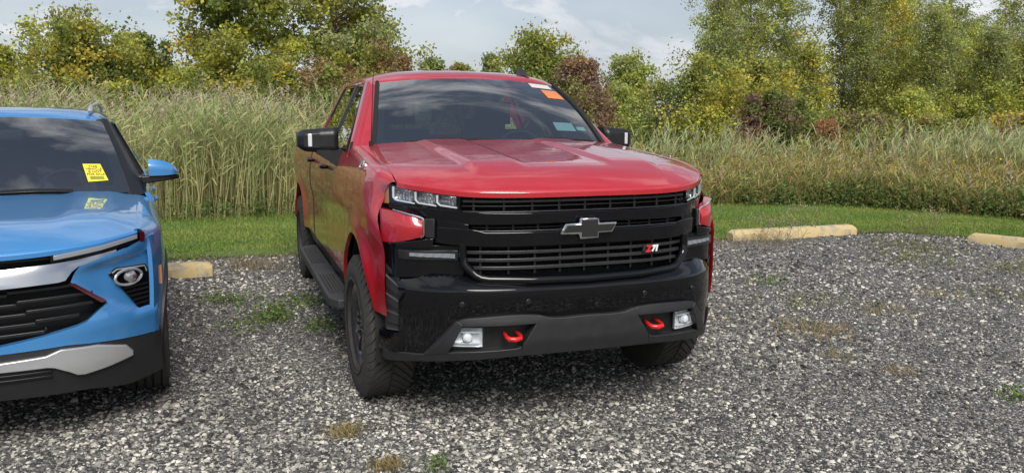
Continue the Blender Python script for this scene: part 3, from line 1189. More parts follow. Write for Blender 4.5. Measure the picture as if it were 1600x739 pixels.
# ---- cab roof, windscreen, back wall
ZC = [(1.125, 1.876), (1.16, 1.894), (1.25, 1.920), (1.40, 1.940), (1.75, 1.954), (2.2, 1.944), (2.50, 1.913), (2.63, 1.865)]
SEC = [(0, 0), (.30, -.006), (.48, -.018), (.59, -.034), (.645, -.048), (.685, -.066), (.712, -.084), (.730, -.108)]
def roof_pt(y, k):
    a = abs(k)
    x, dz = SEC[a]
    yy = y + (.065*(x/.7)**2 if y < 1.3 else .065*(x/.7)**2*max(0, 1-(y-1.3)/.5))
    zc = ips(y, ZC)
    return (math.copysign(x, k) if k else 0, yy, zc + dz*(1 if y < 2.5 else .8))
mb = MB()
mb.slab(lambda y, k: roof_pt(y, k), [1.125, 1.135, 1.16, 1.20, 1.25, 1.32, 1.40, 1.55, 1.75, 2.0, 2.2, 2.4, 2.5, 2.57, 2.63], list(range(-7, 8)), (0, 0, -.025))
roof = mb.build('roof', M['red'], T, sharp=50)
mb = MB()     # antenna fin
def fin(u, v):
    t = u
    h = .095 * (math.sin(math.pi*min(1, .12+.88*t)) ** .7) * (1 if t < .99 else .3)
    wd = .034*math.sin(math.pi*(.08+.84*t))*(1-v**1.5*.85)
    return wd, h*v
fx, fy = .50, 1.27
for sd_ in (1,):
    prof = [(0, 0), (.05, .014), (.11, .034), (.165, .056), (.195, .066), (.215, .064), (.228, .038), (.24, 0)]
    rows = []
    for (yy, hh) in prof:
        wd = .046 * math.sin(math.pi*(.08+.8*yy/.24))
        zb_ = 1.912 + .05*yy
        rows.append([(fx-wd, fy+yy, zb_), (fx-wd*.55, fy+yy, zb_+hh*.6), (fx, fy+yy, zb_+hh+.004), (fx+wd*.55, fy+yy, zb_+hh*.6), (fx+wd, fy+yy, zb_)])
    mb.grid(rows)
mb.build('antenna_fin', M['satin'], roof)
def ws_pt(u, v, off=0.0):
    """u -1..1 across, v 0..1 up"""
    bw, tw = .800, .662
    x = u * lerp(bw, tw, v)
    yb = .47 + .105*u*u
    yt = 1.115 + .065*u*u
    zb = 1.436 - .018*u*u
    zt = 1.874 - .040*u*u
    bow = .030*math.sin(math.pi*v)
    return (x, lerp(yb, yt, v) - bow*.6 - off, lerp(zb, zt, v) + bow + off*.8)
mb = MB()
mb.grid([[ws_pt(u, v) for v in lin(0, 1, 14)] for u in lin(-1, 1, 24)])
ws = mb.build('windscreen', M['glass'], T, recalc=False)
# outward normals
me = ws.data
if me.polygons[0].normal.y > 0:
    me.flip_normals()
mb = MB()      # black ceramic border
e = .003
for (ua, ub, va, vb) in ((-1, -.925, 0, 1), (.925, 1, 0, 1), (-.925, .925, 0, .055), (-.925, .925, .955, 1)):
    mb.slab(lambda u, v: ws_pt(u, v, -.004), lin(ua, ub, 14 if ub-ua > 1 else 3), lin(va, vb, 14 if vb-va > .5 else 2), (0, .002, -.002))
mb.slab(lambda u, v: ws_pt(u, v, -.004), lin(-.09, .09, 3), lin(.80, .954, 3), (0, .002, -.002))
mb.build('black_border', M['satin'], ws)
# rubber gasket between pillar and glass
for s in (-1, 1):
    mb = MB()
    mb.tube([ws_pt(s*1.004, v, .004) for v in lin(-.02, 1, 14)], .016, 6)
    mb.build('gasket', M['dark'], ws)
# cowl and wipers
mb = MB()
mb.slab(lambda u, v: (u*.84, .40 + .12*(u*.84/.85)**2 + .16*v, 1.395 + .02*v - .02*u*u), lin(-1, 1, 16), [0, .5, 1], (0, 0, -.02))
mb.build('cowl', M['dark'], T)
for x0, x1 in ((-.62, -.02), (.16, .72)):
    mb = MB()
    pts = []
    for t in lin(0, 1, 8):
        p = Vector(ws_pt(lerp(x0, x1, t)/.8, 0.018 + .012*math.sin(t*math.pi), .010))
        pts.append(p)
    mb.tube(pts, .0055, 6)
    mb.tube([pts[3] + Vector((0, -.006, .006)), pts[5] + Vector((0, -.006, .006))], .006, 6)
    mb.build('wiper', M['dark'], T)
# stickers on the inside of the glass
def sticker(name, u0, u1, v0, v1, m, lab, skew=0.0):
    b_ = MB()
    b_.slab(lambda u, v: ws_pt(u + skew*(v-v0), v, .003 if m in ('whitepaper', 'orangepaper') else -.003), lin(u0, u1, 3), lin(v0, v1, 3), (0, .001, -.001))
    o_ = b_.build(name, M[m], ws)
    o_['label'] = lab
    return o_
sticker('sticker', .66, .905, .87, .965, 'whitepaper', 'white price sticker in the upper corner of the windscreen')
sticker('sticker', .74, .93, .66, .83, 'orangepaper', 'orange sticker below the white one on the windscreen')
sticker('sticker', .60, .80, .16, .27, 'bluepaper', 'pale blue sticker low on the windscreen')
sticker('sticker', .82, .91, .17, .22, 'bluepaper', 'small pale sticker low on the windscreen')
# paper lying on the dash
mb = MB()
mb.slab(lambda u, v: (lerp(.30, .74, u), lerp(.60, .70, v) + .03*u, 1.408+.004*v), [0, 1], [0, 1], (0, 0, -.002))
mb.build('dash_paper', M['bluepaper'], T)
# rear wall with window opening
mb = MB()
for (x0, x1, z0, z1) in ((-.86, .86, 1.20, 1.44), (-.76, -.60, 1.44, 1.62), (.60, .76, 1.44, 1.62), (-.70, -.60, 1.62, 1.80), (.60, .70, 1.62, 1.80), (-.62, .62, 1.80, 1.85)):
    mb.box(((x0+x1)/2, 2.60 - .0*z0, (z0+z1)/2), (x1-x0, .03, z1-z0))
mb.build('rear_wall', M['red'], T)
mb = MB()
mb.box((0, 2.60, 1.62), (1.2, .004, .36))
mb.build('rear_window', M['tint'], T)
# interior
inn = MB()
inn.slab(lambda u, v: (u*.82, lerp(.52, .98, v), 1.395 - .03*v - .02*u*u), lin(-1, 1, 10), lin(0, 1, 4), (0, .02, -.25))
inn.slab(lambda u, v: (.38 + .17*u, .86+.08*v*0, 1.40 + .035*math.cos(u*1.5)), lin(-1, 1, 8), [0, 1], (0, .12, -.05))
inn.build('dashboard', M['dash'], T)
for sx in (-.40, .40):
    mb = MB()
    mb.slab(lambda u, v: (sx + u*.25, 1.62+.17*v - .05*(1-abs(u)**2)*1, lerp(.85, 1.50, v)), lin(-1, 1, 6), lin(0, 1, 6), (0, .14, 0))
    mb.slab(lambda u, v: (sx + u*.14, 1.80 - .03*(1-u*u), lerp(1.54, 1.72, v)), lin(-1, 1, 5), lin(0, 1, 3), (0, .09, 0))
    mb.tube([(sx-.06, 1.83, 1.46), (sx-.06, 1.84, 1.58)], .008, 6)
    mb.tube([(sx+.06, 1.83, 1.46), (sx+.06, 1.84, 1.58)], .008, 6)
    mb.box((sx, 1.42, .85), (.50, .52, .16))
    mb.build('seat', M['seat'], T, sharp=40, bevel=.02)
mb = MB()
mb.slab(lambda u, v: (u*.70, 2.36+.12*v, lerp(.80, 1.42, v)), lin(-1, 1, 6), lin(0, 1, 5), (0, .10, 0))
for sx in (-.48, .48):
    mb.box((sx, 2.50, 1.50), (.26, .09, .16))
mb.build('seat', M['seat'], T, bevel=.02)
mb = MB()
cw = Vector((.39, 1.08, 1.335))
ax = Vector((0, -.86, .5)).normalized()
a1 = Vector((1, 0, 0)); a2 = ax.cross(a1)
mb.tube([cw + (a1*math.cos(t)+a2*math.sin(t))*.185 for t in lin(0, 2*math.pi*31/32, 31)], .014, 7, closed=True)
mb.tube([cw - a1*.18, cw, cw + a1*.18], .016, 6)
mb.tube([cw, cw - a2*.18], .016, 6)
mb.build('steering_wheel', M['dash'], T)
mb = MB()
mb.slab(lambda u, v: (.02+u*.125, 1.06-.02*u, 1.735 + .035*v), lin(-1, 1, 4), [-1, 0, 1], (0, .03, 0))
mb.build('rear_view_mirror', M['dash'], T, bevel=.01)
mb = MB()
mb.box((0, 1.55, .72), (1.86, 2.1, .28))       # cab floor
mb.box((0, .05, .84), (1.28, .95, .76))        # engine bay block
mb.box((0, 2.1, .50), (1.24, 5.2, .22))        # chassis
mb.box((0, 3.75, .80), (1.5, 2.1, .08))        # bed floor
mb.box((0, 2.70, 1.08), (1.8, .05, .6))        # bed front wall
mb.box((0, -.52, .86), (1.55, .30, .62))
mb.build('chassis', M['dark'], T)
mb = MB()
mb.slab(lambda u, v: (u*.86, 4.86 + .02*v, lerp(.66, 1.385, v)), lin(-1, 1, 4), lin(0, 1, 4), (0, -.06, 0))
mb.build('tailgate', M['red'], T, bevel=.01)
mb = MB()
mb.slab(lambda u, v: (u*.98, 4.98 - .10*abs(u)**3, lerp(.48, .66, v)), lin(-1, 1, 8), lin(0, 1, 3), (0, -.14, 0))
mb.build('rear_bumper', M['gloss'], T, bevel=.01)
for s in (-1, 1):
    mb = MB()
    mb.box((s*.88, 4.875, 1.08), (.13, .03, .42))
    mb.build('tail_light', M['lampred'], T, bevel=.006)
    # inner face of cab below the belt
# mast antenna on the fender
mb = MB()
mb.tube([(-.832, .50, 1.40), (-.83, .50, 1.45)], .013, 8)
mb.tube([(-.83, .50, 1.44), (-.812, .51, 1.75), (-.785, .52, 2.206)], [.003, .0026, .0022], 6)
mb.build('antenna_mast', M['dark'], T)

# ---- side mirrors
for s in (-1, 1):
    mb = MB()
    def Fm(u, v):
        x = lerp(.975, 1.232, u)
        top = 1.528 - .020*u - .03*max(0, u-.85)/.15*.6
        bot = 1.352 + .020*u + .025*max(0, u-.85)/.15
        z = lerp(bot, top, v)
        y = .895 + .05*u + .03*max(0, abs(v-.5)-.32)/.18 + .045*max(0, u-.88)/.12 + .03*max(0, .1-u)/.1
        return (s*x, y, z)
    mb.slab(Fm, lin(0, 1, 16), [0, .03, .1] + lin(.2, .8, 6) + [.9, .97, 1], (0, .15, 0))
    m_ = mb.build('side_mirror', M['satin'], T, sharp=40, bevel=.012, seg=3)
    mb = MB()
    mb.slab(lambda u, v: (s*lerp(.945, 1.12, u), .905 + .02*u, lerp(lerp(1.225, 1.355, u**.8), 1.38, v)), lin(0, 1, 8), lin(0, 1, 4), (0, .10, 0))
    mb.build('mirror_arm', M['satin'], m_)
    mb = MB()
    mb.slab(lambda u, v: (s*lerp(1.148, 1.174, u), .895+.05*((lerp(1.148, 1.174, u)-.985)/.253) - .004, lerp(1.402, 1.486, v)), [0, .5, 1], lin(0, 1, 4), (0, .012, 0))
    mb.build('turn_signal', M['lampsilver'], m_, bevel=.003)

# ---- front fascia
def strip(mb, x0, x1, zt, zb, ys, nx, nz, depth, s=1):
    ft = zt if callable(zt) else (lambda x: zt)
    fb = zb if callable(zb) else (lambda x: zb)
    fy = ys
    def F(u, v):
        x = lerp(x0, x1, u)
        z = lerp(fb(x), ft(x), v)
        return (s*x, fy(x, z), z)
    mb.slab(F, lin(0, 1, nx), lin(0, 1, nz), (0, depth, 0))
G = empty('grille', (0, 0, 0), 0, T)
fas = MB()
strip(fas, -.90, .90, lambda x: zlamp(x)+.005, .79, lambda x, z: Yg(x)+.115, 30, 2, .02)
fas.build('grille_backing', M['dark'], G)
# upper crossbar
def bar1_t(x):
    return ips(abs(x), [(0, 1.140), (.5, 1.143), (.62, 1.149), (.92, 1.163)])
def bar1_b(x):
    return ip(abs(x), [(0, 1.086), (.64, 1.080), (.66, 1.08), (.78, 1.112), (.92, 1.142)])
mb = MB()
strip(mb, -.942, .942, bar1_t, bar1_b, lambda x, z: Yg(x) - .004 + .05*(1.145-z), 40, 4, .07)
mb.build('crossbar', M['gloss'], G, sharp=45, bevel=.004)
mb = MB()
strip(mb, -.740, .740, lambda x: ip(abs(x), [(0, 1.048), (.52, 1.048), (.565, 1.062), (.74, 1.066)]), lambda x: ip(abs(x), [(0, .974), (.6, .974), (.74, .985)]), lambda x, z: Yg(x) - .008 + .05*(1.05-z), 40, 4, .08)
mb.build('crossbar', M['gloss'], G, sharp=45, bevel=.005)
for s in (-1, 1):
    mb = MB()
    strip(mb, .590, .742, lambda x: ips(x, [(.59, 1.084), (.742, 1.106)]), 1.052, lambda x, z: Yg(x) - .002, 6, 3, .08, s)
    strip(mb, .605, .952, .974, lambda x: ips(x, [(.605, .83), (.95, .80)]), lambda x, z: Ym(x) + .026, 10, 4, .06, s)
    strip(mb, .745, .952, lambda x: ips(x, [(.745, 1.01), (.95, .975)]), .962, lambda x, z: Ym(x) + .012, 10, 2, .06, s)
    mb.build('side_plate', M['gloss'], G, sharp=45, bevel=.003)
# thin bright edges of the crossbars and grille bars
def bar(zc, h, x1, off, name='grille_bar', mm='satin', x0=None, depth=.035):
    b_ = MB()
    x0 = -x1 if x0 is None else x0
    zf = zc if callable(zc) else (lambda x: zc)
    strip(b_, x0, x1, lambda x: zf(x)+h/2, lambda x: zf(x)-h/2, lambda x, z: Yg(x)+off, 26, 1, depth)
    b_.build(name, M[mm], G, sharp=40, bevel=.0025)
M['barmetal'] = simple('dark_satin_metal', (0.055, 0.056, 0.06), 0.28, metal=0.6, noise=(25, .2))
bar(1.196, .014, .612, .014, mm='barmetal')
bar(1.170, .008, .612, .030, mm='satin')
bar(1.146, .006, .615, -.004, mm='barmetal')
bar(1.066, .007, .570, .028, mm='barmetal')
bar(1.0525, .006, .585, -.004, mm='barmetal')
for zc, xx in ((.944, .600), (.905, .592), (.866, .565)):
    bar(zc, .017, xx, .016, mm='barmetal')
    bar(zc - .019, .005, xx - .01, .045, mm='satin')
for (za, zb_, xm, n_) in ((1.150, 1.214, .56, 9), (1.054, 1.084, .50, 9), (.835, .97, .53, 9)):
    for k in range(n_):
        x = lerp(-xm, xm, k/(n_-1))
        b_ = MB()
        b_.box((x, Yg(x)+.055, (za+zb_)/2), (.011, .05, zb_-za))
        b_.build('grille_post', M['satin'], G)
# lower grille frame: a rounded rim that drops to a chamfered bottom
mb = MB()
path = []
for x, z in ((-.617, .985), (-.617, .93), (-.614, .893), (-.600, .873), (-.560, .832), (-.535, .818), (-.50, .813), (-.3, .806), (0, .801), (.3, .806), (.50, .813), (.535, .818), (.560, .832), (.600, .873), (.614, .893), (.617, .93), (.617, .985)):
    path.append((x, Yg(x)-.004, z))
mb.tube(path, .021, 10)
mb.build('grille_frame', M['gloss'], G, sharp=60)
# bow-tie emblem
def bow(k):
    a, b, h, t = .053-k, .156-k*1.35, .053-k, .027-k
    lo, hi = .156-k*1.6, .128-k*1.1
    return [(-a, h), (a, h), (a, t), (lo, t), (hi, -t), (a, -t), (a, -h), (-a, -h), (-a, -t), (-lo, -t), (-hi, t), (-a, t)]
mb = MB()
mb.prism(bow(0), lambda a, b: (a, -.980 + .25*a*a, 1.057 + b), (0, .016, 0))
em = mb.build('emblem', M['chrome'], T, sharp=20, bevel=.006, seg=1)
mb = MB()
mb.prism(bow(.0100), lambda a, b: (a, -.9835, 1.057 + b), (0, .014, 0))
mb.build('emblem_inlay', M['dark'], em, sharp=20, bevel=.002)
# badge in the lower grille
xb_ = .372
yb_ = Yg(xb_) - .006
tx = Vector((1, .6*3.6*xb_**2.6, 0)).normalized()
mb = MB()
mb.prism([(-.052, -.015), (.042, -.015), (.052, .017), (-.042, .017)], lambda a, b: (xb_+a, yb_+.006+.16*a, .930+b), (0, .012, 0))
bd = mb.build('badge', M['blackprint'], G, bevel=.002)
text_obj('badge_letter', 'Z', .045, 'redprint', bd, frame_matrix((xb_-.025, yb_-.009, .931), tx, (0, 0, 1)), .003, .25, offset=.003)
text_obj('badge_letter', '71', .041, 'white', bd, frame_matrix((xb_+.017, yb_-.001, .931), tx, (0, 0, 1)), .003, .25, offset=.003)

# ---- headlamps, C-shaped light, indicators
for s in (-1, 1):
    H = empty('headlight', (0, 0, 0), 0, T)
    mb = MB()
    hb_t = lambda x: zlamp(x) - .002 + .012*sst(.84, .93, x)
    hb_b = lambda x: ips(x, [(.625, 1.150), (.92, 1.168)])
    strip(mb, .624, .955, hb_t, hb_b, lambda x, z: Yg(x)+.075, 10, 2, .01, s)
    mb.build('lamp_housing', M['satin'], H)
    for k in range(3):                       # three reflector cells with bright L-shaped light guides
        xa, xc = .640 + k*.087, .640 + k*.087 + .080
        mb = MB()
        def Fc(u, v, xa=xa, xc=xc):
            x = lerp(xa, xc, u)
            z = lerp(hb_b(x)+.012, hb_t(x)-.006, v)
            d = .050*(math.sin(math.pi*u)*math.sin(math.pi*min(1, v*.9+.1)))**.5 + .007*(round(u*14) % 2) if 0 < u < 1 else 0
            return (s*x, Yg(x)+.012+d, z)
        mb.slab(Fc, lin(0, 1, 14), lin(0, 1, 6), (0, .008, 0))
        mb.build('reflector', M['lampgrey'], H, sharp=20)
        mb = MB()
        x1_ = xc + .002
        pts = [(s*x1_, Yg(x1_)-.002, hb_t(x1_)-.008), (s*x1_, Yg(x1_)-.002, hb_b(x1_)+.030), (s*(x1_-.012), Yg(x1_-.012)-.003, hb_b(x1_)+.016), (s*xa, Yg(xa)-.003, hb_b(xa)+.012)]
        mb.tube(pts, [.0065, .006, .0045, .004], 6)
        mb.build('light_guide', M['lampwhite'], H)
    mb = MB()
    strip(mb, .912, .952, lambda x: hb_t(x)-.006, lambda x: hb_b(x)-.012, lambda x, z: Yg(x)+.008, 3, 4, .012, s)
    mb.build('side_marker', M['amber'], H, bevel=.003)
    mb = MB()
    xs_ = lin(.628, .956, 14)
    mb.grid([[(s*x, Yg(x)-.014, lerp(hb_b(x), hb_t(x), v)) for v in lin(0, 1, 4)] for x in xs_])
    o = mb.build('lens', M['lens'], H, recalc=False)
    if o.data.polygons[0].normal.y > 0:
        o.data.flip_normals()
    # C light
    mb = MB()
    strip(mb, .738, .777, lambda x: ips(x, [(.738, 1.108), (.777, 1.103)]), 1.008, lambda x, z: Yg(x)-.026, 3, 3, .05, s)
    mb.build('lamp_block', M['plastic'], H, bevel=.005)
    mb = MB()
    pts = [(s*x, yT(x)+.006, z) for x, z in ((.915, 1.143), (.86, 1.128), (.800, 1.111), (.786, 1.104), (.7825, 1.094), (.7825, 1.025), (.786, 1.014), (.80, 1.008))]
    mb.tube(pts, [.004, .005, .006, .0075, .008, .008, .006, .004], 8)
    mb.build('light_guide', M['chrome'], H)
    # lower indicator lamp
    I = empty('turn_signal', (0, 0, 0), 0, T)
    mb = MB()
    dt = lambda x: ips(x, [(.635, .953), (.885, .946)])
    db = lambda x: ips(x, [(.635, .900), (.885, .900)])
    strip(mb, .632, .900, dt, db, lambda x, z: Ym(x)+.014, 8, 2, .02, s)
    mb.build('lamp_frame', M['satin'], I, bevel=.004)
    mb = MB()
    strip(mb, .648, .855, lambda x: ips(x, [(.648, .935), (.855, .936)]), lambda x: ips(x, [(.648, .913), (.855, .920)]), lambda x, z: Ym(x)+.006+.004*math.sin(x*160), 40, 2, .012, s)
    mb.build('lamp_reflector', M['lampdim'], I, sharp=10)
    mb = MB()
    mb.grid([[(s*x, Ym(x)-.002, lerp(.904, .946, v)) for v in (0, .5, 1)] for x in lin(.64, .88, 10)])
    o = mb.build('lens', M['lens'], I, recalc=False)
    if o.data.polygons[0].normal.y > 0:
        o.data.flip_normals()

# ---- bumper
B = empty('front_bumper', (0, 0, 0), 0, T)
def bump_pt(u, v):
    x = u * .955
    a = abs(x)
    zs = ips(a, [(0, .764), (.5, .768), (.7, .766), (.95, .748)])     # front edge of the shelf
    zt = ips(a, [(0, .800), (.5, .812), (.62, .832), (.95, .828)])
    zb = ip(a, [(0, .595), (.60, .595), (.655, .56), (.78, .42), (.95, .405)])
    if v < .3:
        t = v / .3
        z = lerp(zt, zs, t)
        off = ips(a, [(0, .055), (.5, .06), (.62, .085), (.95, .07)]) * (1 - t) ** 1.3
    else:
        t = (v - .3) / .7
        z = lerp(zs, zb, t)
        off = -.004*math.sin(min(1, t*2)*math.pi) + .03 * t ** 2
    return (x, Yb(x) + off, z)
mb = MB()
def bump_in(u, v):
    return bump_pt(u*.902/.955, v)
mb.slab(bump_in, [math.copysign(1-(1-abs(t))**1.35, t) for t in lin(-1, 1, 56)], [0, .1, .2, .27, .30, .33, .38] + lin(.45, 1, 10), lambda p: (-.05*math.copysign(1, p[0])*(abs(p[0]) > .8), .07, 0))
for s in (-1, 1):
    mb.slab(lambda u, v: (s*lerp(.870, .975, u), lerp(Yb(.87)+.020, -.50, u**2.0) + .022*(1-v)**2, lerp(lerp(.418, .40, u), lerp(.530, .505, u), v)), lin(0, 1, 8), lin(0, 1, 5), (-s*.03, .06, 0))
mb.build('bumper_shell', M['gloss'], B, sharp=28)
for x, z in ((-.64, .70), (-.32, .706), (.32, .706), (.64, .70)):
    mb = MB()
    y = Yb(x) - .004
    sl = 2.25*abs(x)**3.5*math.copysign(1, x)
    nrm = Vector((sl, -1, 0)).normalized()
    p = Vector((x, y, z))
    mb.tube([p - nrm*.01, p + nrm*.003], .014, 14)
    mb.build('parking_sensor', M['satin'], B, bevel=.003)
# grey lower valance
vt = lambda x: ips(abs(x), [(0, .618), (.20, .619), (.27, .636), (.58, .634), (.64, .626), (.67, .612)])
vb = lambda x: ips(abs(x), [(0, .430), (.5, .425), (.8, .392), (.95, .352)])
vy = lambda x, z: Yb(x) - .012 + .03*max(0, (.50-z)/.12) + .008*sst(.60, .65, z)
xa = lambda z: ip(z, [(.42, .36), (.486, .345), (.593, .272), (.65, .272)])
mb = MB()
def Fva(u, v):
    z0 = lerp(.43, .62, v)
    x = u * xa(z0)
    z = lerp(vb(x), vt(x), v)
    return (x, vy(x, z), z)
mb.slab(Fva, lin(-1, 1, 24), lin(0, 1, 10), (0, .08, 0))
mb.build('valance', M['plastic'], B, sharp=40, bevel=.004)
for s in (-1, 1):
    mb = MB()
    strip(mb, .268, .655, vt, lambda x: ip(x, [(.27, .593), (.65, .590)]), vy, 16, 4, .08, s)
    strip(mb, .352, .958, lambda x: ip(x, [(.35, .483), (.38, .474), (.66, .462), (.70, .456), (.80, .432), (.96, .408)]), vb, vy, 24, 5, .08, s)
    def Fvd(u, v):
        xi, zi = lerp(.640, .702, v), lerp(.592, .454, v)
        xo, zo = lerp(.668, .803, v), lerp(.614, .430, v)
        x, z = lerp(xi, xo, u), lerp(zi, zo, u)
        return (s*x, vy(x, z) - .004, z)
    mb.slab(Fvd, lin(0, 1, 4), lin(-.04, 1.02, 10), (0, .08, 0))
    mb.build('valance', M['plastic'], B, sharp=40, bevel=.004)
    mb = MB()
    strip(mb, .285, .71, .615, .44, lambda x, z: Yb(x)+.062, 10, 2, .02, s)
    mb.build('lamp_pocket', M['satin'], B)
    # fog lamp
    fl = MB()
    ft_ = lambda x: ips(x, [(.53, .580), (.665, .572)])
    fb_ = lambda x: ips(x, [(.53, .487), (.695, .478)])
    def Ff(u, v):
        z = lerp(.482, .576, v)
        x = lerp(.538, lerp(.690, .655, v), u)
        return (s*x, Yb(x)+.030 + .028*(math.sin(math.pi*u)*math.sin(math.pi*v))**.6 if 0 < u < 1 and 0 < v < 1 else Yb(x)+.030, z)
    fl.slab(Ff, lin(0, 1, 12), lin(0, 1, 8), (0, .02, 0))
    fo = fl.build('fog_light', M['lampsilver'], B, sharp=12)
    mb = MB()
    cx = .607
    mb.lathe([(-.012, .001), (-.010, .014), (0, .024), (.02, .026)], 16, lambda a, r, t: (s*cx + r*math.cos(t), Yb(cx)+.022+a, .528 + r*math.sin(t)))
    mb.build('bulb_lens', M['lampwhite'], fo)
    mb = MB()
    for zz in (.500, .556):
        strip(mb, .55, .67, zz+.004, zz-.004, lambda x, z: Yb(x)+.026, 4, 1, .02, s)
    mb.build('lamp_rib', M['lampwhite'], fo)
    mb = MB()
    mb.grid([[(s*lerp(.532, lerp(.698, .662, v), u), Yb(lerp(.532, .69, u))+.014, lerp(.476, .582, v)) for v in (0, .5, 1)] for u in lin(0, 1, 6)])
    o = mb.build('lens', M['lens'], fo, recalc=False)
    if o.data.polygons[0].normal.y > 0:
        o.data.flip_normals()
    # tow hook
    mb = MB()
    hx_ = .392
    pts = [(s*hx_-.028, -.88, .543), (s*hx_-.034, -.93, .539), (s*hx_-.036, -.962, .533), (s*hx_-.028, -.982, .528), (s*hx_, -.988, .525), (s*hx_+.028, -.982, .528), (s*hx_+.036, -.962, .533), (s*hx_+.034, -.93, .539), (s*hx_+.028, -.88, .543)]
    mb.tube(pts, [.009, .010, .011, .013, .0135, .013, .011, .010, .009], 10)
    o = mb.build('tow_hook', M['hookred'], T, sharp=60)
    # dark vent between bumper end and fender leg
    mb = MB()
    def Fv(u, v):
        z = lerp(.525, lerp(.80, .87, u), v)
        x = lerp(.893, .950, u)
        return (s*x, Yb(.90) + .012 + .062*u + .008*(math.sin(v*24) > .5), z)
    mb.slab(Fv, lin(0, 1, 3), lin(0, 1, 36), (0, .05, 0))
    mb.build('bumper_vent', M['plastic'], B, sharp=30)

# ---- wheels
make_wheel(T, (-.896, -.005, .408), .410, .275, .235, -1, 'truck', R(1.5))
make_wheel(T, (.896, -.005, .408), .410, .275, .235, 1, 'truck', R(1.5))
make_wheel(T, (-.890, 3.735, .408), .410, .275, .235, -1, 'truck')
make_wheel(T, (.890, 3.735, .408), .410, .275, .235, 1, 'truck')
# ================================================================== BLUE SUV
S = empty('suv', (-2.957, .458, 0), R(5.25))
tag(S, 'bright blue compact SUV with yellow sticker in its windscreen beside the red pickup', 'car')
Yl = lambda x: -.87 + .62 * abs(x) ** 3.3
def sstrip(mb, x0, x1, zt, zb, ys, nx, nz, depth, s=1):
    strip(mb, x0, x1, zt, zb, ys, nx, nz, depth, s)
# hood: clamshell with twin creases
SHX = .765
def s_lip(x):
    return ips(abs(x), [(0, .968), (.2, .970), (.39, .978), (.6, .994), (.80, 1.024)])
def s_top(x, y):
    a = abs(x)
    z = 1.135 + (y - .50) * .052 - .030*(x/.76)**2
    z += .016 * sst(.34, .46, a) * sst(.74, .60, a) * sst(-.75, -.2, y)       # crease plateau
    return z
def s_hood(x, y):
    sv = y - Yl(x)
    D = s_top(x, Yl(x)) - s_lip(x)
    return s_top(x, y) - D * max(0.0, 1 - max(sv, 0)/.42) ** 2.1
def s_hood_pt(u, v):
    y = lerp(Yl(u) - .01, .44 + .10*(u/.75)**2, v)
    z = s_hood(u, y)
    if v < .01:
        z -= .008
    return (u, y, z)
mb = MB()
mb.slab(s_hood_pt, lin(-SHX, SHX, 80), [0, .006, .012, .025] + lin(.05, 1, 34), (0, 0, -.02))
mb.build('hood', M['blue'], S, sharp=50)
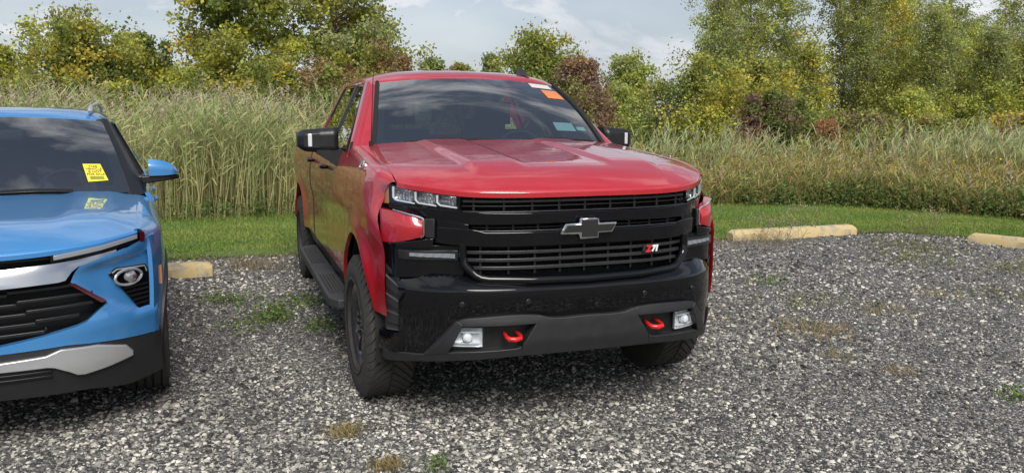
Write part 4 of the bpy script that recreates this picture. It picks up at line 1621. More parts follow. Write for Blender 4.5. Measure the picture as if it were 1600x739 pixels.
# body side
SSEC = [(.30, .86), (.45, .885), (.62, .895), (.80, .90), (.95, .893), (1.06, .868), (1.14, .835)]
SAY, SAZ, SAR = 0.0, .36, .405
SRY = 2.64
def s_x(y, z):
    x = ips(z, SSEC)
    t = max(0.0, min(1.3, (-.15 - y)/.42))
    x -= .075*t*t
    t2 = max(0.0, (y - 2.9)/.6)
    return x - .10*t2*t2 + .0*z
def s_yfe(z):
    return lerp(-.545, -.53, sst(.6, 1.0, z))
for s in (-1, 1):
    ys = [-.56, -.53, -.50, -.46, -.43] + [SAY - SAR*math.cos(math.pi*k/24) for k in range(1, 24)] + [.42, .46, .50]
    def F(y, v):
        d = y - SAY
        z0 = SAZ + math.sqrt(max(0, SAR*SAR - d*d)) if abs(d) < SAR else (.46 if y < 0 else .36)
        z0 = max(z0, .46 if y < 0 else .36)
        ze = s_hood(SHX, max(y, Yl(SHX)))
        zs = ze - .075
        if v <= 1:
            z = lerp(z0, zs, v)
            return (s*s_x(y, z), y, z)
        w = v - 1
        P0 = Vector((s_x(y, zs), zs)); P2 = Vector((SHX+.006, ze)); P1 = Vector((s_x(y, zs)-.02, ze-.008))
        p = P0*(1-w)**2 + P1*2*w*(1-w) + P2*w*w
        yy = y if y > -.40 else -.40 + (y+.40)/.16*(.40+0)*lerp(.4, (-.40-(Yl(SHX)))/.40, w)
        return (s*p.x, yy, p.y)
    mb = MB()
    mb.slab(F, ys, lin(0, 1, 16) + [1.15, 1.3, 1.5, 1.7, 1.85, 2.0], (-s*.02, 0, -.003))
    fo = mb.build('fender', M['blue'], S, sharp=45)
    mb = MB()     # black wheel-arch cladding
    def Fc(t, v):
        r = lerp(SAR-.012, SAR+.055, v)
        y, z = SAY + r*math.cos(t), SAZ + r*math.sin(t)
        return (s*(s_x(y, max(z, .40)) + .012), y, z)
    mb.slab(Fc, lin(-.10, math.pi+.02, 30), lin(0, 1, 3), (-s*.03, 0, 0))
    mb.build('arch_cladding', M['plastic'], fo, sharp=40)
    mb = MB()
    mb.grid([[(s*x, SAY + (SAR-.004)*math.cos(t), SAZ + (SAR-.004)*math.sin(t)) for x in lin(.55, .875, 3)] for t in lin(-.3, math.pi+.3, 24)])
    mb.build('wheel_liner', M['dark'], fo)
    mb = MB()     # amber side marker
    mb.slab(lambda u, v: (s*(s_x(-.42, lerp(.70, .80, v))+.004), -.44+.03*u, lerp(.70, .80, v)), [0, 1], [0, .5, 1], (-s*.01, 0, 0))
    mb.build('side_marker', M['amber'], fo)
    for y0, y1 in ((.508, 1.545), (1.553, 2.40)):
        mb = MB()
        mb.slab(lambda u, v: (s*(s_x(lerp(y0, y1, u), lerp(.40, 1.115, v)) - .014*math.exp(-((lerp(.40, 1.115, v)-.62)/.12)**2)), lerp(y0, y1, u), lerp(.40, 1.115, v)), lin(0, 1, 10), lin(0, 1, 16), (-s*.03, 0, 0))
        d = mb.build('door', M['blue'], S, sharp=40)
        hy = lerp(y0, y1, .85)
        hx = s_x(hy, 1.0)
        mb = MB()
        mb.tube([(s*(hx-.002), hy-.10, 1.0), (s*(hx+.010), hy-.07, 1.002), (s*(hx+.012), hy+.06, 1.002), (s*(hx-.002), hy+.09, 1.0)], [.012, .016, .016, .012], 8)
        mb.build('handle', M['blue'], d)
        Xw2 = lambda z: .825 - (z - 1.115)*.48
        poly = [(.78, 1.125), (1.50, 1.125), (1.51, 1.545), (1.22, 1.545)] if y0 < 1 else [(1.60, 1.125), (2.36, 1.125), (2.30, 1.535), (1.61, 1.545)]
        mb = MB()
        mb.prism(poly, lambda a, b: (s*(Xw2(b)-.006), a, b), (-s*.004, 0, 0))
        mb.build('window', M['tint'], d, sharp=20)
        mb = MB()
        mb.tube([(s*Xw2(b), a, b) for a, b in poly], .011, 6, closed=True)
        mb.build('window_trim', M['satin'], d)
    # sill cladding
    mb = MB()
    mb.slab(lambda u, v: (s*(lerp(.86, .90, v)), lerp(.40, 2.24, u), lerp(.27, .395, v)), lin(0, 1, 4), [0, .5, 1], (-s*.05, 0, 0))
    mb.build('sill_cladding', M['plastic'], S)
    # rear quarter
    mb = MB()
    ys = [2.23] + [SRY - SAR*math.cos(math.pi*k/20) for k in range(0, 21)] + [3.2, 3.4, 3.5]
    def Fq(y, v):
        d = y - SRY
        z0 = SAZ + math.sqrt(max(0, SAR*SAR - d*d)) if abs(d) < SAR else .40
        z = lerp(max(z0, .40), 1.14, v)
        if y < 2.41:
            z = lerp(max(z0, .40), min(1.14, .80+.6*(y-2.23)), v) if y < 2.40 else z
        return (s*s_x(y, z), y, z)
    mb.slab(Fq, ys, lin(0, 1, 14), (-s*.03, 0, 0))
    mb.build('rear_quarter', M['blue'], S, sharp=40)
    # pillars
    Xw2 = lambda z: .825 - (z - 1.115)*.48
    mb = MB()
    def Fa2(t, u):
        a = Vector((.735-.155*t, .52+.60*t, 1.125+.455*t))
        zz = lerp(1.115, 1.565, t)
        b = Vector((Xw2(zz)+.003, lerp(.66, 1.22, t), zz))
        p = a.lerp(b, u)
        q = .016*math.sin(math.pi*u)
        return (s*(p.x+q), p.y-q*.5, p.z+q*.3)
    mb.slab(Fa2, lin(-.05, 1, 16), lin(0, 1, 6), (-s*.04, .02, -.01))
    mb.build('pillar', M['satin'], S, sharp=50)
    mb = MB()
    mb.slab(lambda u, v: (s*(Xw2(lerp(1.115, 1.56, v))-.001), lerp(1.50, 1.605, u), lerp(1.115, 1.56, v)), [0, 1], lin(0, 1, 4), (-s*.03, 0, 0))
    mb.build('pillar', M['satin'], S)
    mb = MB()
    mb.slab(lambda u, v: (s*(Xw2(lerp(1.115, 1.56, v))), lerp(lerp(2.37, 2.31, v), lerp(3.38, 3.15, v), u), lerp(1.115, 1.56, v)), lin(0, 1, 4), lin(0, 1, 6), (-s*.03, 0, 0))
    mb.build('pillar', M['blue'], S, sharp=40)
    # roof rail
    mb = MB()
    pts = [(s*.508, 1.17, 1.624), (s*.510, 1.195, 1.650), (s*.512, 1.27, 1.662), (s*.52, 2.2, 1.692), (s*.515, 2.95, 1.66), (s*.51, 3.02, 1.61)]
    mb.tube(pts, [.015, .017, .015, .014, .014, .015], 8)
    mb.build('roof_rail', M['silver'], S, sharp=60)
    # mirror: blue cap on black base
    mb = MB()
    def Fm2(u, v):
        x = lerp(.850, 1.045, u)
        top = 1.316 - .030*u - .075*u**5
        bot = 1.204 + .018*u**5
        z = lerp(bot, top, v)
        y = .765 + .045*u*u + .05*max(0, u-.8)/.2 + .05*max(0, v-.6)/.4*.6
        return (s*x, y, z)
    mb.slab(Fm2, lin(0, 1, 14), lin(0, 1, 8), (0, .13, -.01))
    mi_ = mb.build('side_mirror', M['blue'], S, sharp=50, bevel=.022, seg=4)
    mb = MB()
    mb.slab(lambda u, v: (s*lerp(.800, 1.040, u), .775 + .045*u*u + .04*max(0, u-.8)/.2, lerp(lerp(1.150, 1.178, u), 1.204, v)), lin(0, 1, 10), lin(0, 1, 3), (0, .13, -.004))
    mb.slab(lambda u, v: (s*lerp(.765, .83, u), .78, lerp(1.13, 1.205, v)), [0, 1], [0, 1], (0, .10, 0))
    mb.build('mirror_base', M['satin'], mi_, sharp=40, bevel=.008)
# roof and glass
SZC = [(1.06, 1.590), (1.10, 1.610), (1.2, 1.636), (1.4, 1.655), (1.8, 1.665), (2.4, 1.655), (3.0, 1.62), (3.25, 1.585)]
SSEC2 = [(0, 0), (.25, -.004), (.42, -.014), (.50, -.026), (.555, -.043), (.59, -.066), (.612, -.095)]
def s_roof(y, k):
    x, dz = SSEC2[abs(k)]
    yy = y + .06*(x/.6)**2*max(0, 1-(y-1.06)/.8)
    return (math.copysign(x, k) if k else 0, yy, ips(y, SZC) + dz)
mb = MB()
mb.slab(s_roof, [1.06, 1.075, 1.10, 1.15, 1.2, 1.3, 1.4, 1.6, 1.8, 2.1, 2.4, 2.7, 3.0, 3.15, 3.25], list(range(-6, 7)), (0, 0, -.025))
mb.build('roof', M['blue'], S, sharp=50)
def sw_pt(u, v, off=0.0):
    x = u*lerp(.735, .578, v)
    yb, yt = .44 + .085*u*u, 1.05 + .06*u*u
    zb, zt = 1.128 - .008*u*u, 1.592 - .030*u*u
    q = .028*math.sin(math.pi*v)
    return (x, lerp(yb, yt, v) - q*.6 - off, lerp(zb, zt, v) + q + off*.8)
mb = MB()
mb.grid([[sw_pt(u, v) for v in lin(0, 1, 12)] for u in lin(-1, 1, 20)])
sws = mb.build('windscreen', M['glass'], S, recalc=False)
if sws.data.polygons[0].normal.y > 0:
    sws.data.flip_normals()
mb = MB()
def fr_in(v):                     # inner edge of the black border, rounded at the lower corner
    return .91 - .10*max(0, 1 - v/.22)**2 - .03*max(0, (v-.85)/.15)**2
for s in (-1, 1):
    mb.slab(lambda u, v: sw_pt(s*lerp(fr_in(v), 1.0, u), v, -.004), lin(0, 1, 4), lin(0, 1, 20), (0, .002, -.002))
mb.slab(lambda u, v: sw_pt(u, v, -.0042), lin(-.90, .90, 16), lin(0, .08, 2), (0, .002, -.002))
mb.slab(lambda u, v: sw_pt(u, v, -.0042), lin(-.90, .90, 16), lin(.95, 1.0, 2), (0, .002, -.002))
mb.build('black_border', M['satin'], sws)
mb = MB()
mb.slab(lambda u, v: (u*.75, .38 + .10*u*u + .14*v, 1.10 + .012*v), lin(-1, 1, 12), [0, 1], (0, 0, -.02))
mb.build('cowl', M['dark'], S)
for x0, x1 in ((-.60, -.05), (-.02, .42)):
    mb = MB()
    mb.tube([Vector(sw_pt(lerp(x0, x1, t)/.735, .028 + .012*math.sin(t*math.pi), .012)) for t in lin(0, 1, 8)], .008, 6)
    mb.build('wiper', M['dark'], S)
# yellow paper stuck to the glass with its printed lines
P0, P1, P2, P3 = (sw_pt(.478/.70, .325, .003), sw_pt(.580/.70, .325, .003), sw_pt(.612/.715, .135, .003), sw_pt(.498/.715, .122, .003))
P0, P1, P2, P3 = map(Vector, (P0, P1, P2, P3))
mb = MB()
mb.slab(lambda u, v: P3.lerp(P2, u).lerp(P0.lerp(P1, u), v), [0, .5, 1], [0, .5, 1], (0, .001, -.001))
stk = mb.build('sticker', M['yellowpaper'], sws)
stk['label'] = 'yellow printed notice stuck inside the windscreen'
ux = (P1 - P0).normalized()
uy = ((P0 + P1) - (P3 + P2)).normalized()
ctr = (P0 + P1 + P2 + P3)/4 + ux.cross(uy).normalized()*.002
for txt, k, sz, mm in (('THIS', .84, .026, 'brownprint'), ('VEHICLE', .69, .025, 'brownprint'), ('IS NOT', .53, .025, 'brownprint'), ('FOR SALE', .38, .024, 'brownprint')):
    o_ = text_obj('print_line', txt, sz, mm, stk, frame_matrix(P3.lerp(P2, .5).lerp(P0.lerp(P1, .5), k) + ux.cross(uy).normalized()*.002, ux, uy), .0003, 0, offset=.0003)
for k in (.24, .17, .10):
    mb = MB()
    q = P3.lerp(P2, .5).lerp(P0.lerp(P1, .5), k) + ux.cross(uy).normalized()*.0015
    mb.slab(lambda u, v: q + ux*(u*.040) + uy*(v*.0025), [-1, 1], [-1, 1], ux.cross(uy)*(-.0005))
    mb.build('print_line', M['blackprint'], stk)
# cabin
mb = MB()
mb.slab(lambda u, v: (u*.72, lerp(.50, .92, v), 1.095 - .02*v), lin(-1, 1, 6), lin(0, 1, 3), (0, .02, -.25))
mb.build('dashboard', M['dash'], S)
for sx in (-.35, .35):
    mb = MB()
    mb.slab(lambda u, v: (sx + u*.23, 1.46+.16*v - .04*(1-u*u), lerp(.62, 1.26, v)), lin(-1, 1, 5), lin(0, 1, 5), (0, .12, 0))
    mb.slab(lambda u, v: (sx + u*.12, 1.64 - .03*(1-u*u), lerp(1.29, 1.45, v)), lin(-1, 1, 5), lin(0, 1, 3), (0, .08, 0))
    mb.build('seat', M['seat'], S, sharp=40, bevel=.02)
mb = MB()
cw = Vector((.35, .98, 1.08)); ax = Vector((0, -.88, .47)).normalized(); a1 = Vector((1, 0, 0)); a2 = ax.cross(a1)
mb.tube([cw + (a1*math.cos(t)+a2*math.sin(t))*.178 for t in lin(0, 2*math.pi*31/32, 31)], .014, 7, closed=True)
mb.tube([cw - a1*.17, cw, cw + a1*.17], .018, 6)
mb.build('steering_wheel', M['dash'], S)
mb = MB()
mb.slab(lambda u, v: (u*.12, .98, 1.475 + .032*v), lin(-1, 1, 4), [-1, 0, 1], (0, .03, 0))
mb.build('rear_view_mirror', M['dash'], S, bevel=.01)
mb = MB()
mb.box((0, 1.75, .44), (1.60, 2.5, .26))
mb.box((0, -.12, .62), (1.10, 1.0, .66))
mb.box((0, 1.4, .32), (1.08, 4.0, .14))
mb.box((0, 2.95, .85), (1.60, .9, .5))
mb.build('chassis', M['dark'], S)
# tail
mb = MB()
mb.slab(lambda u, v: (u*lerp(.80, .60, max(0, (v-.6)/.4)), lerp(3.50, 3.24, max(0, (v-.6)/.4)), lerp(.60, 1.57, v)), lin(-1, 1, 8), lin(0, 1, 10), (0, -.03, 0))
mb.build('tailgate', M['blue'], S, sharp=40)
mb = MB()
mb.slab(lambda u, v: (u*.86, 3.56 - .16*abs(u)**4, lerp(.30, .62, v)), lin(-1, 1, 12), lin(0, 1, 4), (0, -.12, 0))
mb.build('rear_bumper', M['plastic'], S, bevel=.01)
# ---- front face
sb = empty('front_fascia', (0, 0, 0), 0, S)
mb = MB()
sstrip(mb, -.80, .80, lambda x: s_lip(x)-.03, .30, lambda x, z: Yl(x)+.10, 26, 2, .02)
mb.build('fascia_backing', M['dark'], sb)
# slim upper slot
for zc in (.945, .925):
    mb = MB()
    sstrip(mb, -.38, .38, lambda x: zc+.004+.02*abs(x), lambda x: zc-.004+.02*abs(x), lambda x, z: Yl(x)+.02, 14, 1, .03)
    mb.build('grille_bar', M['satin'], sb)
# chrome bar that thins towards the lamp
mb = MB()
chT = lambda x: ip(abs(x), [(0, .895), (.18, .897), (.40, .908), (.50, .916), (.72, .948)])
chB = lambda x: ip(abs(x), [(0, .812), (.18, .812), (.44, .822), (.475, .868), (.50, .884), (.72, .940)])
sstrip(mb, -.665, .665, chT, chB, lambda x, z: Yl(x) - .030 + .30*max(0, z-.815) + 2.2*max(0, z-.865)**2, 48, 8, .05)
mb.build('chrome_bar', M['chromesoft'], sb, sharp=50)
# big grille
gT = lambda x: ip(abs(x), [(0, .808), (.44, .806), (.60, .690)])
gB = lambda x: ip(abs(x), [(0, .545), (.17, .552), (.46, .590), (.52, .625), (.60, .682)])
for k, zc in enumerate((.765, .715, .665, .615, .572)):
    xm = ip(zc, [(.56, .30), (.60, .47), (.68, .57), (.70, .57), (.80, .44)])
    xi = .20 + .035*k
    mb = MB()
    zf = lambda x: zc + (.012 if abs(x) > xi else 0.0) + .02*abs(x)
    xs = [-xm, -xi-.02, -xi, 0, xi, xi+.02, xm]
    def Fg(u, v):
        return (u, Yl(u) + .012 + (.0 if abs(u) > xi else .010), zc + .030*abs(u) + (.014 if abs(u) > xi+.001 else 0) + (v-.5)*.016)
    pts_ = sorted(set([round(t, 4) for t in lin(-xm, xm, 26)] + [-xi-.002, -xi+.002, xi-.002, xi+.002])) if xm > xi else lin(-xm, xm, 12)
    mb.slab(Fg, pts_, [0, 1], (0, .03, 0))
    mb.build('grille_bar', M['satin'], sb, sharp=30, bevel=.003)
for s in (-1, 1):
    # body-colour cheek between lamp line and bumper
    mb = MB()
    def Fk(u, v):
        z = lerp(.500, .940, v)
        # inner edge follows grille outline, outer edge the wheel opening
        xi = ip(z, [(.50, .10), (.535, .14), (.558, .30), (.60, .505), (.685, .612), (.70, .60), (.81, .462), (.85, .478), (.885, .505), (.94, .70)])
        xo = .842
        x = lerp(xi, xo, u)
        zz = z + .035*(1-u)*0
        if v > .98:
            zz = max(zz, ip(x, [(.48, .885), (.70, .936), (.83, .985)]))
        if v < .05:
            zz = ip(x, [(.1, .500), (.43, .508), (.85, .465)])
        return (s*x, Yl(x) - .008 + .034*sst(0, .035, zz - ip(x, [(.46, .80), (.60, .672), (.74, .585), (.86, .585)]))*sst(0, .05, ip(x, [(.46, .880), (.70, .915), (.84, .945)]) - zz)*sst(.44, .60, x) - .012*sst(.50, .58, zz)*sst(.66, .60, zz)*sst(.3, .6, x), zz)
    mb.slab(Fk, lin(0, 1, 26), [0] + lin(.08, .94, 26) + [1], (0, .05, 0))
    mb.build('bumper_cheek', M['blue'], sb, sharp=50)
    # daytime lamp
    D_ = empty('daytime_lamp', (0, 0, 0), 0, S)
    dT = lambda x: ip(x, [(.38, .966), (.60, .986), (.80, 1.016)])
    dB = lambda x: ip(x, [(.38, .912), (.50, .922), (.72, .955), (.795, .952)])
    mb = MB()
    sstrip(mb, .385, .800, dT, dB, lambda x, z: Yl(x)-.004, 18, 2, .03, s)
    mb.build('lamp_frame', M['gloss'], D_, sharp=40, bevel=.003)
    mb = MB()
    sstrip(mb, .40, .765, lambda x: ip(x, [(.40, .948), (.60, .972), (.765, .999)]), lambda x: ip(x, [(.40, .924), (.60, .948), (.765, .978)]), lambda x, z: Yl(x)-.012, 18, 2, .02, s)
    mb.build('light_strip', M['lampdim'], D_, sharp=40, bevel=.003)
    mb = MB()
    sstrip(mb, .775, .798, lambda x: ip(x, [(.765, 1.004), (.80, 1.010)]), lambda x: ip(x, [(.765, .962), (.80, .957)]), lambda x, z: Yl(x)-.010, 3, 2, .02, s)
    mb.build('side_marker', M['lampred'], D_)
    # headlamp pod
    Hd = empty('headlight', (0, 0, 0), 0, S)
    pod = [(.622, .822), (.655, .846), (.795, .836), (.808, .800), (.812, .605), (.752, .611), (.70, .70)]
    def pmap(a, b, off):
        return (s*a, Yl(a) + off, b)
    mb = MB()
    mb.prism(pod, lambda a, b: pmap(a, b, +.010), (0, .03, 0))
    mb.build('lamp_housing', M['gloss'], Hd, sharp=20, bevel=.004)
    mb = MB()
    cx, cz = .712, .790
    ring = [(cx + .058*math.cos(t)*(1.05 if abs(math.cos(t)) > .5 else 1), cz + .040*math.sin(t)) for t in lin(0, 2*math.pi*15/16, 15)]
    mb.tube([pmap(a, b, .002) for a, b in ring], .0075, 6, closed=True)
    mb.tube([pmap(a, b, .002) for a, b in ((.64, .824), (.66, .838), (.79, .829), (.798, .80))], .004, 6)
    mb.build('lamp_bezel', M['lampdim'], Hd)
    mb = MB()
    mb.lathe([(-.022, .001), (-.02, .018), (-.008, .030), (.0, .034)], 16, lambda a, r, t: (s*cx + r*1.15*math.cos(t), Yl(cx) + a + .016, cz + r*math.sin(t)))
    mb.build('lamp_projector', M['lampgrey'], Hd)
    for k in range(5):
        mb = MB()
        zz = .735 - k*.024
        xa_ = ip(zz, [(.61, .755), (.70, .705), (.75, .68)])
        sstrip(mb, xa_, .800, zz+.004, zz-.004, lambda x, z: Yl(x)+.006, 4, 1, .01, s)
        mb.build('lamp_rib', M['satin'], Hd)
    # thin dark red blade at the grille corner
    mb = MB()
    mb.prism([(.455, .806), (.478, .806), (.608, .694), (.588, .690)], lambda a, b: pmap(a, b, -.014), (0, .02, 0))
    mb.build('red_blade', M['lampred'], sb)
# lower grey cladding and silver skid plate
mb = MB()
lt = lambda x: ip(abs(x), [(0, .498), (.43, .510), (.85, .470)])
lb_ = lambda x: ip(abs(x), [(0, .275), (.5, .262), (.68, .225), (.85, .235)])
def ly(x, z):
    return Yl(x) + .0 + .35*max(0, .40-z)**1.2 - .004
sstrip(mb, -.852, .852, lt, lb_, ly, 46, 10, .06)
mb.build('lower_cladding', M['plastic'], sb, sharp=45)
mb = MB()
skT = lambda x: ip(abs(x), [(0, .462), (.16, .464), (.34, .472), (.40, .494), (.56, .484), (.69, .445), (.715, .405)])
skB = lambda x: ip(abs(x), [(0, .418), (.15, .418), (.36, .415), (.44, .372), (.474, .346), (.60, .362), (.715, .385)])
sstrip(mb, -.712, .712, skT, skB, lambda x, z: ly(x, z) - .022, 46, 5, .04)
mb.build('skid_plate', M['silver'], sb, sharp=40, bevel=.004)
for zc in (.395, .370):
    mb = MB()
    sstrip(mb, -.36, .36, zc+.006, zc-.006, lambda x, z: ly(x, z) - .012, 14, 1, .02)
    mb.build('lower_bar', M['satin'], sb, bevel=.002)
for (wx, wy, sd_) in ((-.775, 0, -1), (.775, 0, 1), (-.775, 2.64, -1), (.775, 2.64, 1)):
    make_wheel(S, (wx, wy, .343), .345, .225, .225, sd_, 'car')

mb = MB()
mb.prism([(a*.62, b*.62) for a, b in bow(0)], lambda a, b: (a, -.902, .853 + b), (0, .02, 0))
mb.build('emblem', M['satin'], S, sharp=20, bevel=.004, seg=1)
# ================================================================== REEDS AND MEADOW
CAMX, CAMY, YAW = -1.69, -4.663, R(19.17)
def at_px(px, depth):
    """ground position at a given bearing and depth from where the photographer stood"""
    lat = (px - 800) / 1282 * depth
    return (CAMX + depth*math.sin(YAW) + lat*math.cos(YAW), CAMY + depth*math.cos(YAW) - lat*math.sin(YAW))

def beyond(t, f):
    """point f metres behind the reed line at parameter t"""
    P = curve_at(REED, t)
    Q = curve_at(EDGE, t)
    dv = P - Q
    dv /= np.linalg.norm(dv, axis=1, keepdims=True)
    return P + dv*f[:, None]

def reed_bed(name, label, n, tlo, thi, flo, fhi, hfun, pal, leafn, plume, seed, density=None):
    rg = np.random.default_rng(seed)
    t = rg.uniform(tlo, thi, n)
    f = flo + (fhi-flo) * rg.random(n)**1.25
    P = beyond(t, f)
    if density is not None:
        k = rg.random(n) < density(P)
        P, f, t = P[k], f[k], t[k]
        n = len(P)
    clump = .5 + .5*np.sin(P[:, 0]*1.9 + 2*np.sin(P[:, 1]*.9))*np.sin(P[:, 1]*1.4 + P[:, 0]*.7)
    H = hfun(P[:, 0], P[:, 1], f) * (rg.uniform(.35, 1.10, n) if name == 'meadow_grass' else rg.uniform(.76, 1.10, n)) * (.90 + .18*clump)
    H = H * np.where(rg.random(n) < .06, rg.uniform(1.05, 1.18, n), 1.0)
    p0 = np.concatenate([P, np.zeros((n, 1)) - .03], 1)
    wind = np.array([.10, -.03, 0])
    d = np.stack([rg.normal(.05, .075, n), rg.normal(0, .075, n), np.ones(n)], 1)
    green, straw, red = [np.array(q) for q in pal]
    mixv = np.clip(rg.beta(2.3, 1.9, n) + .25*(clump-.5), 0, 1)[:, None]
    base = straw*(1-mixv*.5) + green*mixv*.5
    isred = (rg.random(n) < .12)[:, None]
    base = np.where(isred, red, base) * rg.uniform(.75, 1.2, (n, 1))
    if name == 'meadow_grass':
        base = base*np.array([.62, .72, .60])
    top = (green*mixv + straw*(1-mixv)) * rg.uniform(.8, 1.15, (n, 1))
    A = Acc()
    A.add(*ribbons(p0, d, H, rg.uniform(.009, .016, n), rg.uniform(.0, .05, n), 3, base, top, rg, taper=.25))
    dn = d / np.linalg.norm(d, axis=1, keepdims=True)
    for k in range(leafn):
        s = rg.uniform(.0, 1.0, n)**.6*.70 + .28
        q = p0 + dn*(H*s)[:, None]
        az = rg.uniform(0, 2*np.pi, n)
        up = rg.uniform(1.3, 3.4, n) if name == 'green_reeds' else rg.uniform(.8, 2.4, n)
        ld = np.stack([np.cos(az)+.35, np.sin(az), up], 1)
        cl = (green*np.clip(mixv + .25*s[:, None]**2, 0, 1) + straw*(1-np.clip(mixv + .25*s[:, None]**2, 0, 1)))
        cl = np.where((rg.random(n) < .10)[:, None], straw*.9, cl) * rg.uniform(.7, 1.25, (n, 1))
        A.add(*ribbons(q, ld, rg.uniform(.22, .46, n)*(.75+.25*H/2), rg.uniform(.014, .030, n), rg.uniform(.1, .75, n), 3, cl*.95, cl*1.05, rg, taper=.7))
    if plume > 0:
        k = np.where((rg.random(n) < plume) & (H > np.quantile(H, .35)))[0]
        tip = p0[k] + dn[k]*(H[k])[:, None]
        for j in range(9):
            m_ = len(k)
            s = j/9
            b_ = tip + np.array([0, 0, 1.0])*(s*.22 - .04)
            az = rg.uniform(0, 6.28, m_)
            ld = np.stack([.55*np.cos(az)+.30, .55*np.sin(az), rg.uniform(.6, 1.3, m_)], 1)
            cp = np.array([.44, .355, .27]) * rg.uniform(.7, 1.25, (m_, 1))
            A.add(*ribbons(b_, ld, rg.uniform(.07, .13, m_)*(1.1-.5*s), rg.uniform(.014, .028, m_), rg.uniform(.2, .8, m_), 2, cp, cp*1.1, rg, taper=.6))
    o_ = A.build(name, [M['blade']])
    tag(o_, label, 'reeds', kind='stuff')
    return o_

GREEN, STRAW, RUST = (.32, .40, .15), (.52, .43, .23), (.27, .16, .085)
# tall common reed behind the two vehicles
reed_bed('reed_bed', 'tall pale green reeds with tan plumes behind the two vehicles', 6400, .9, 4.62, .1, 5.5,
         lambda x, y, f: 1.62 + .075*f - .25*np.clip((x-1.0)/3, 0, 1), (GREEN, STRAW, RUST), 6, .28, 3)
# lower brown grass in front on the pickup's far side
def mh(x, y, f):
    return .62 + .13*f + .05*np.sin(x*2.3)
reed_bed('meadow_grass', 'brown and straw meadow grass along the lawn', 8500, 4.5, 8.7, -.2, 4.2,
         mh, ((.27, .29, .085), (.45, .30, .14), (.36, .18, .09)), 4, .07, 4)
reed_bed('green_reeds', 'blue-green reeds standing behind the brown meadow grass', 3000, 4.4, 8.4, 2.2, 6.2,
         lambda x, y, f: 1.26 + .06*(f-2.6) - .0*x, ((.34, .42, .19), (.48, .42, .21), RUST), 7, .12, 5,
         density=lambda P: np.clip(.42 + .55*np.sin(P[:, 0]*.9+1.1)*np.sin(P[:, 1]*.7+.4), .08, 1))

# leafy forbs at the foot of the reeds and goldenrod among the grass
def leaf_cloud(A, C_, n_per, sig, size, col, rg, jit=.3, flat=0.0, aspect=.55):
    """n_per leaves round each centre; diamond leaves"""
    K = len(C_)
    idx = np.repeat(np.arange(K), n_per)
    n = len(idx)
    p = C_[idx] + rg.normal(size=(n, 3))*sig[idx][:, None]*np.array([1, 1, .8])
    a = rg.normal(size=(n, 3))
    a[:, 2] *= (1-flat)
    a /= np.linalg.norm(a, axis=1, keepdims=True)
    b = np.cross(a, rg.normal(size=(n, 3)))
    b /= np.linalg.norm(b, axis=1, keepdims=True)
    L = (size*rg.uniform(.6, 1.35, n))[:, None]
    W = L*aspect*rg.uniform(.8, 1.2, (n, 1))
    nrm = np.cross(a, b)
    V = np.stack([p - a*L*.5, p + b*W*.5 + nrm*L*.08, p + a*L*.5, p - b*W*.5 + nrm*L*.08], 1).reshape(-1, 3)
    c = col[idx] * rg.uniform(1-jit, 1+jit, (n, 1)) * (1 + rg.normal(0, .05, (n, 3)))
    c = np.clip(c, .004, .9)
    Kc = np.repeat(c, 4, axis=0)
    b0 = np.arange(n)*4
    A.add(V, np.stack([b0, b0+1, b0+2, b0+3], 1), None, Kc)

rg = np.random.default_rng(21)
A = Acc()
n = 1000
t = np.where(rg.random(n) < .35, rg.uniform(1.5, 4.6, n), rg.uniform(4.5, 8.7, n))
f = rg.uniform(-.28, .60, n)
t = np.where(t > 4.5, np.round(t*5.0 + .6*np.sin(np.round(t*5)*7))/5.0 + rg.normal(0, .055, n), t)
P = beyond(t, f)
left = P[:, 0] < 3
kk = ~left | (rg.random(n) < .35)
P, f, left, n = P[kk], f[kk], left[kk], int(kk.sum())
h = np.where(left, rg.uniform(.03, .24, n), rg.uniform(.03, .42, n))*(1+.3*f)
cent = np.concatenate([P, h[:, None]], 1)
colr = np.where((rg.random(n) < .6)[:, None], np.array([.12, .19, .045]), np.array([.18, .23, .075])) * rg.uniform(.7, 1.2, (n, 1))
leaf_cloud(A, cent, 46, np.full(n, .13), .055, colr, rg)
o = A.build('forbs', [M['leaf']])
tag(o, 'low leafy weeds along the foot of the reeds', 'weeds', kind='stuff')
A = Acc()
n = 150
t = np.concatenate([rg.uniform(5.1, 8.4, n-6), rg.uniform(3.8, 4.2, 6)])
f = rg.uniform(.1, 3.0, n)
P = beyond(t, f)
cent = np.concatenate([P, (mh(P[:, 0], P[:, 1], f)*rg.uniform(.55, 1.0, n))[:, None]], 1)
leaf_cloud(A, cent, 26, np.full(n, .055), .032, np.tile(np.array([[.62, .48, .04]]), (n, 1)), rg)
o = A.build('goldenrod_flowers', [M['leaf']])
tag(o, 'small yellow wildflower heads dotted through the meadow grass', 'flowers', kind='stuff')

# ================================================================== TREES AND SHRUBS
def bark(name, c0, c1):
    m, n, l, b = mat(name)
    tc = n.new('ShaderNodeTexCoord')
    mp = n.new('ShaderNodeMapping')
    mp.inputs['Scale'].default_value = (14, 14, 3)
    t = n.new('ShaderNodeTexNoise')
    t.inputs['Detail'].default_value = 6
    t.inputs['Scale'].default_value = 1.5
    l.new(tc.outputs['Object'], mp.inputs[0])
    l.new(mp.outputs[0], t.inputs['Vector'])
    r = n.new('ShaderNodeValToRGB')
    r.color_ramp.elements[0].position = .35
    r.color_ramp.elements[1].position = .65
    r.color_ramp.elements[0].color = (*c0, 1)
    r.color_ramp.elements[1].color = (*c1, 1)
    l.new(t.outputs['Fac'], r.inputs[0])
    l.new(r.outputs[0], b.inputs['Base Color'])
    b.inputs['Roughness'].default_value = .9
    return m
M['bark'] = bark('grey_bark', (.05, .042, .035), (.13, .115, .10))
M['palebark'] = bark('pale_poplar_bark', (.13, .125, .105), (.34, .33, .29))

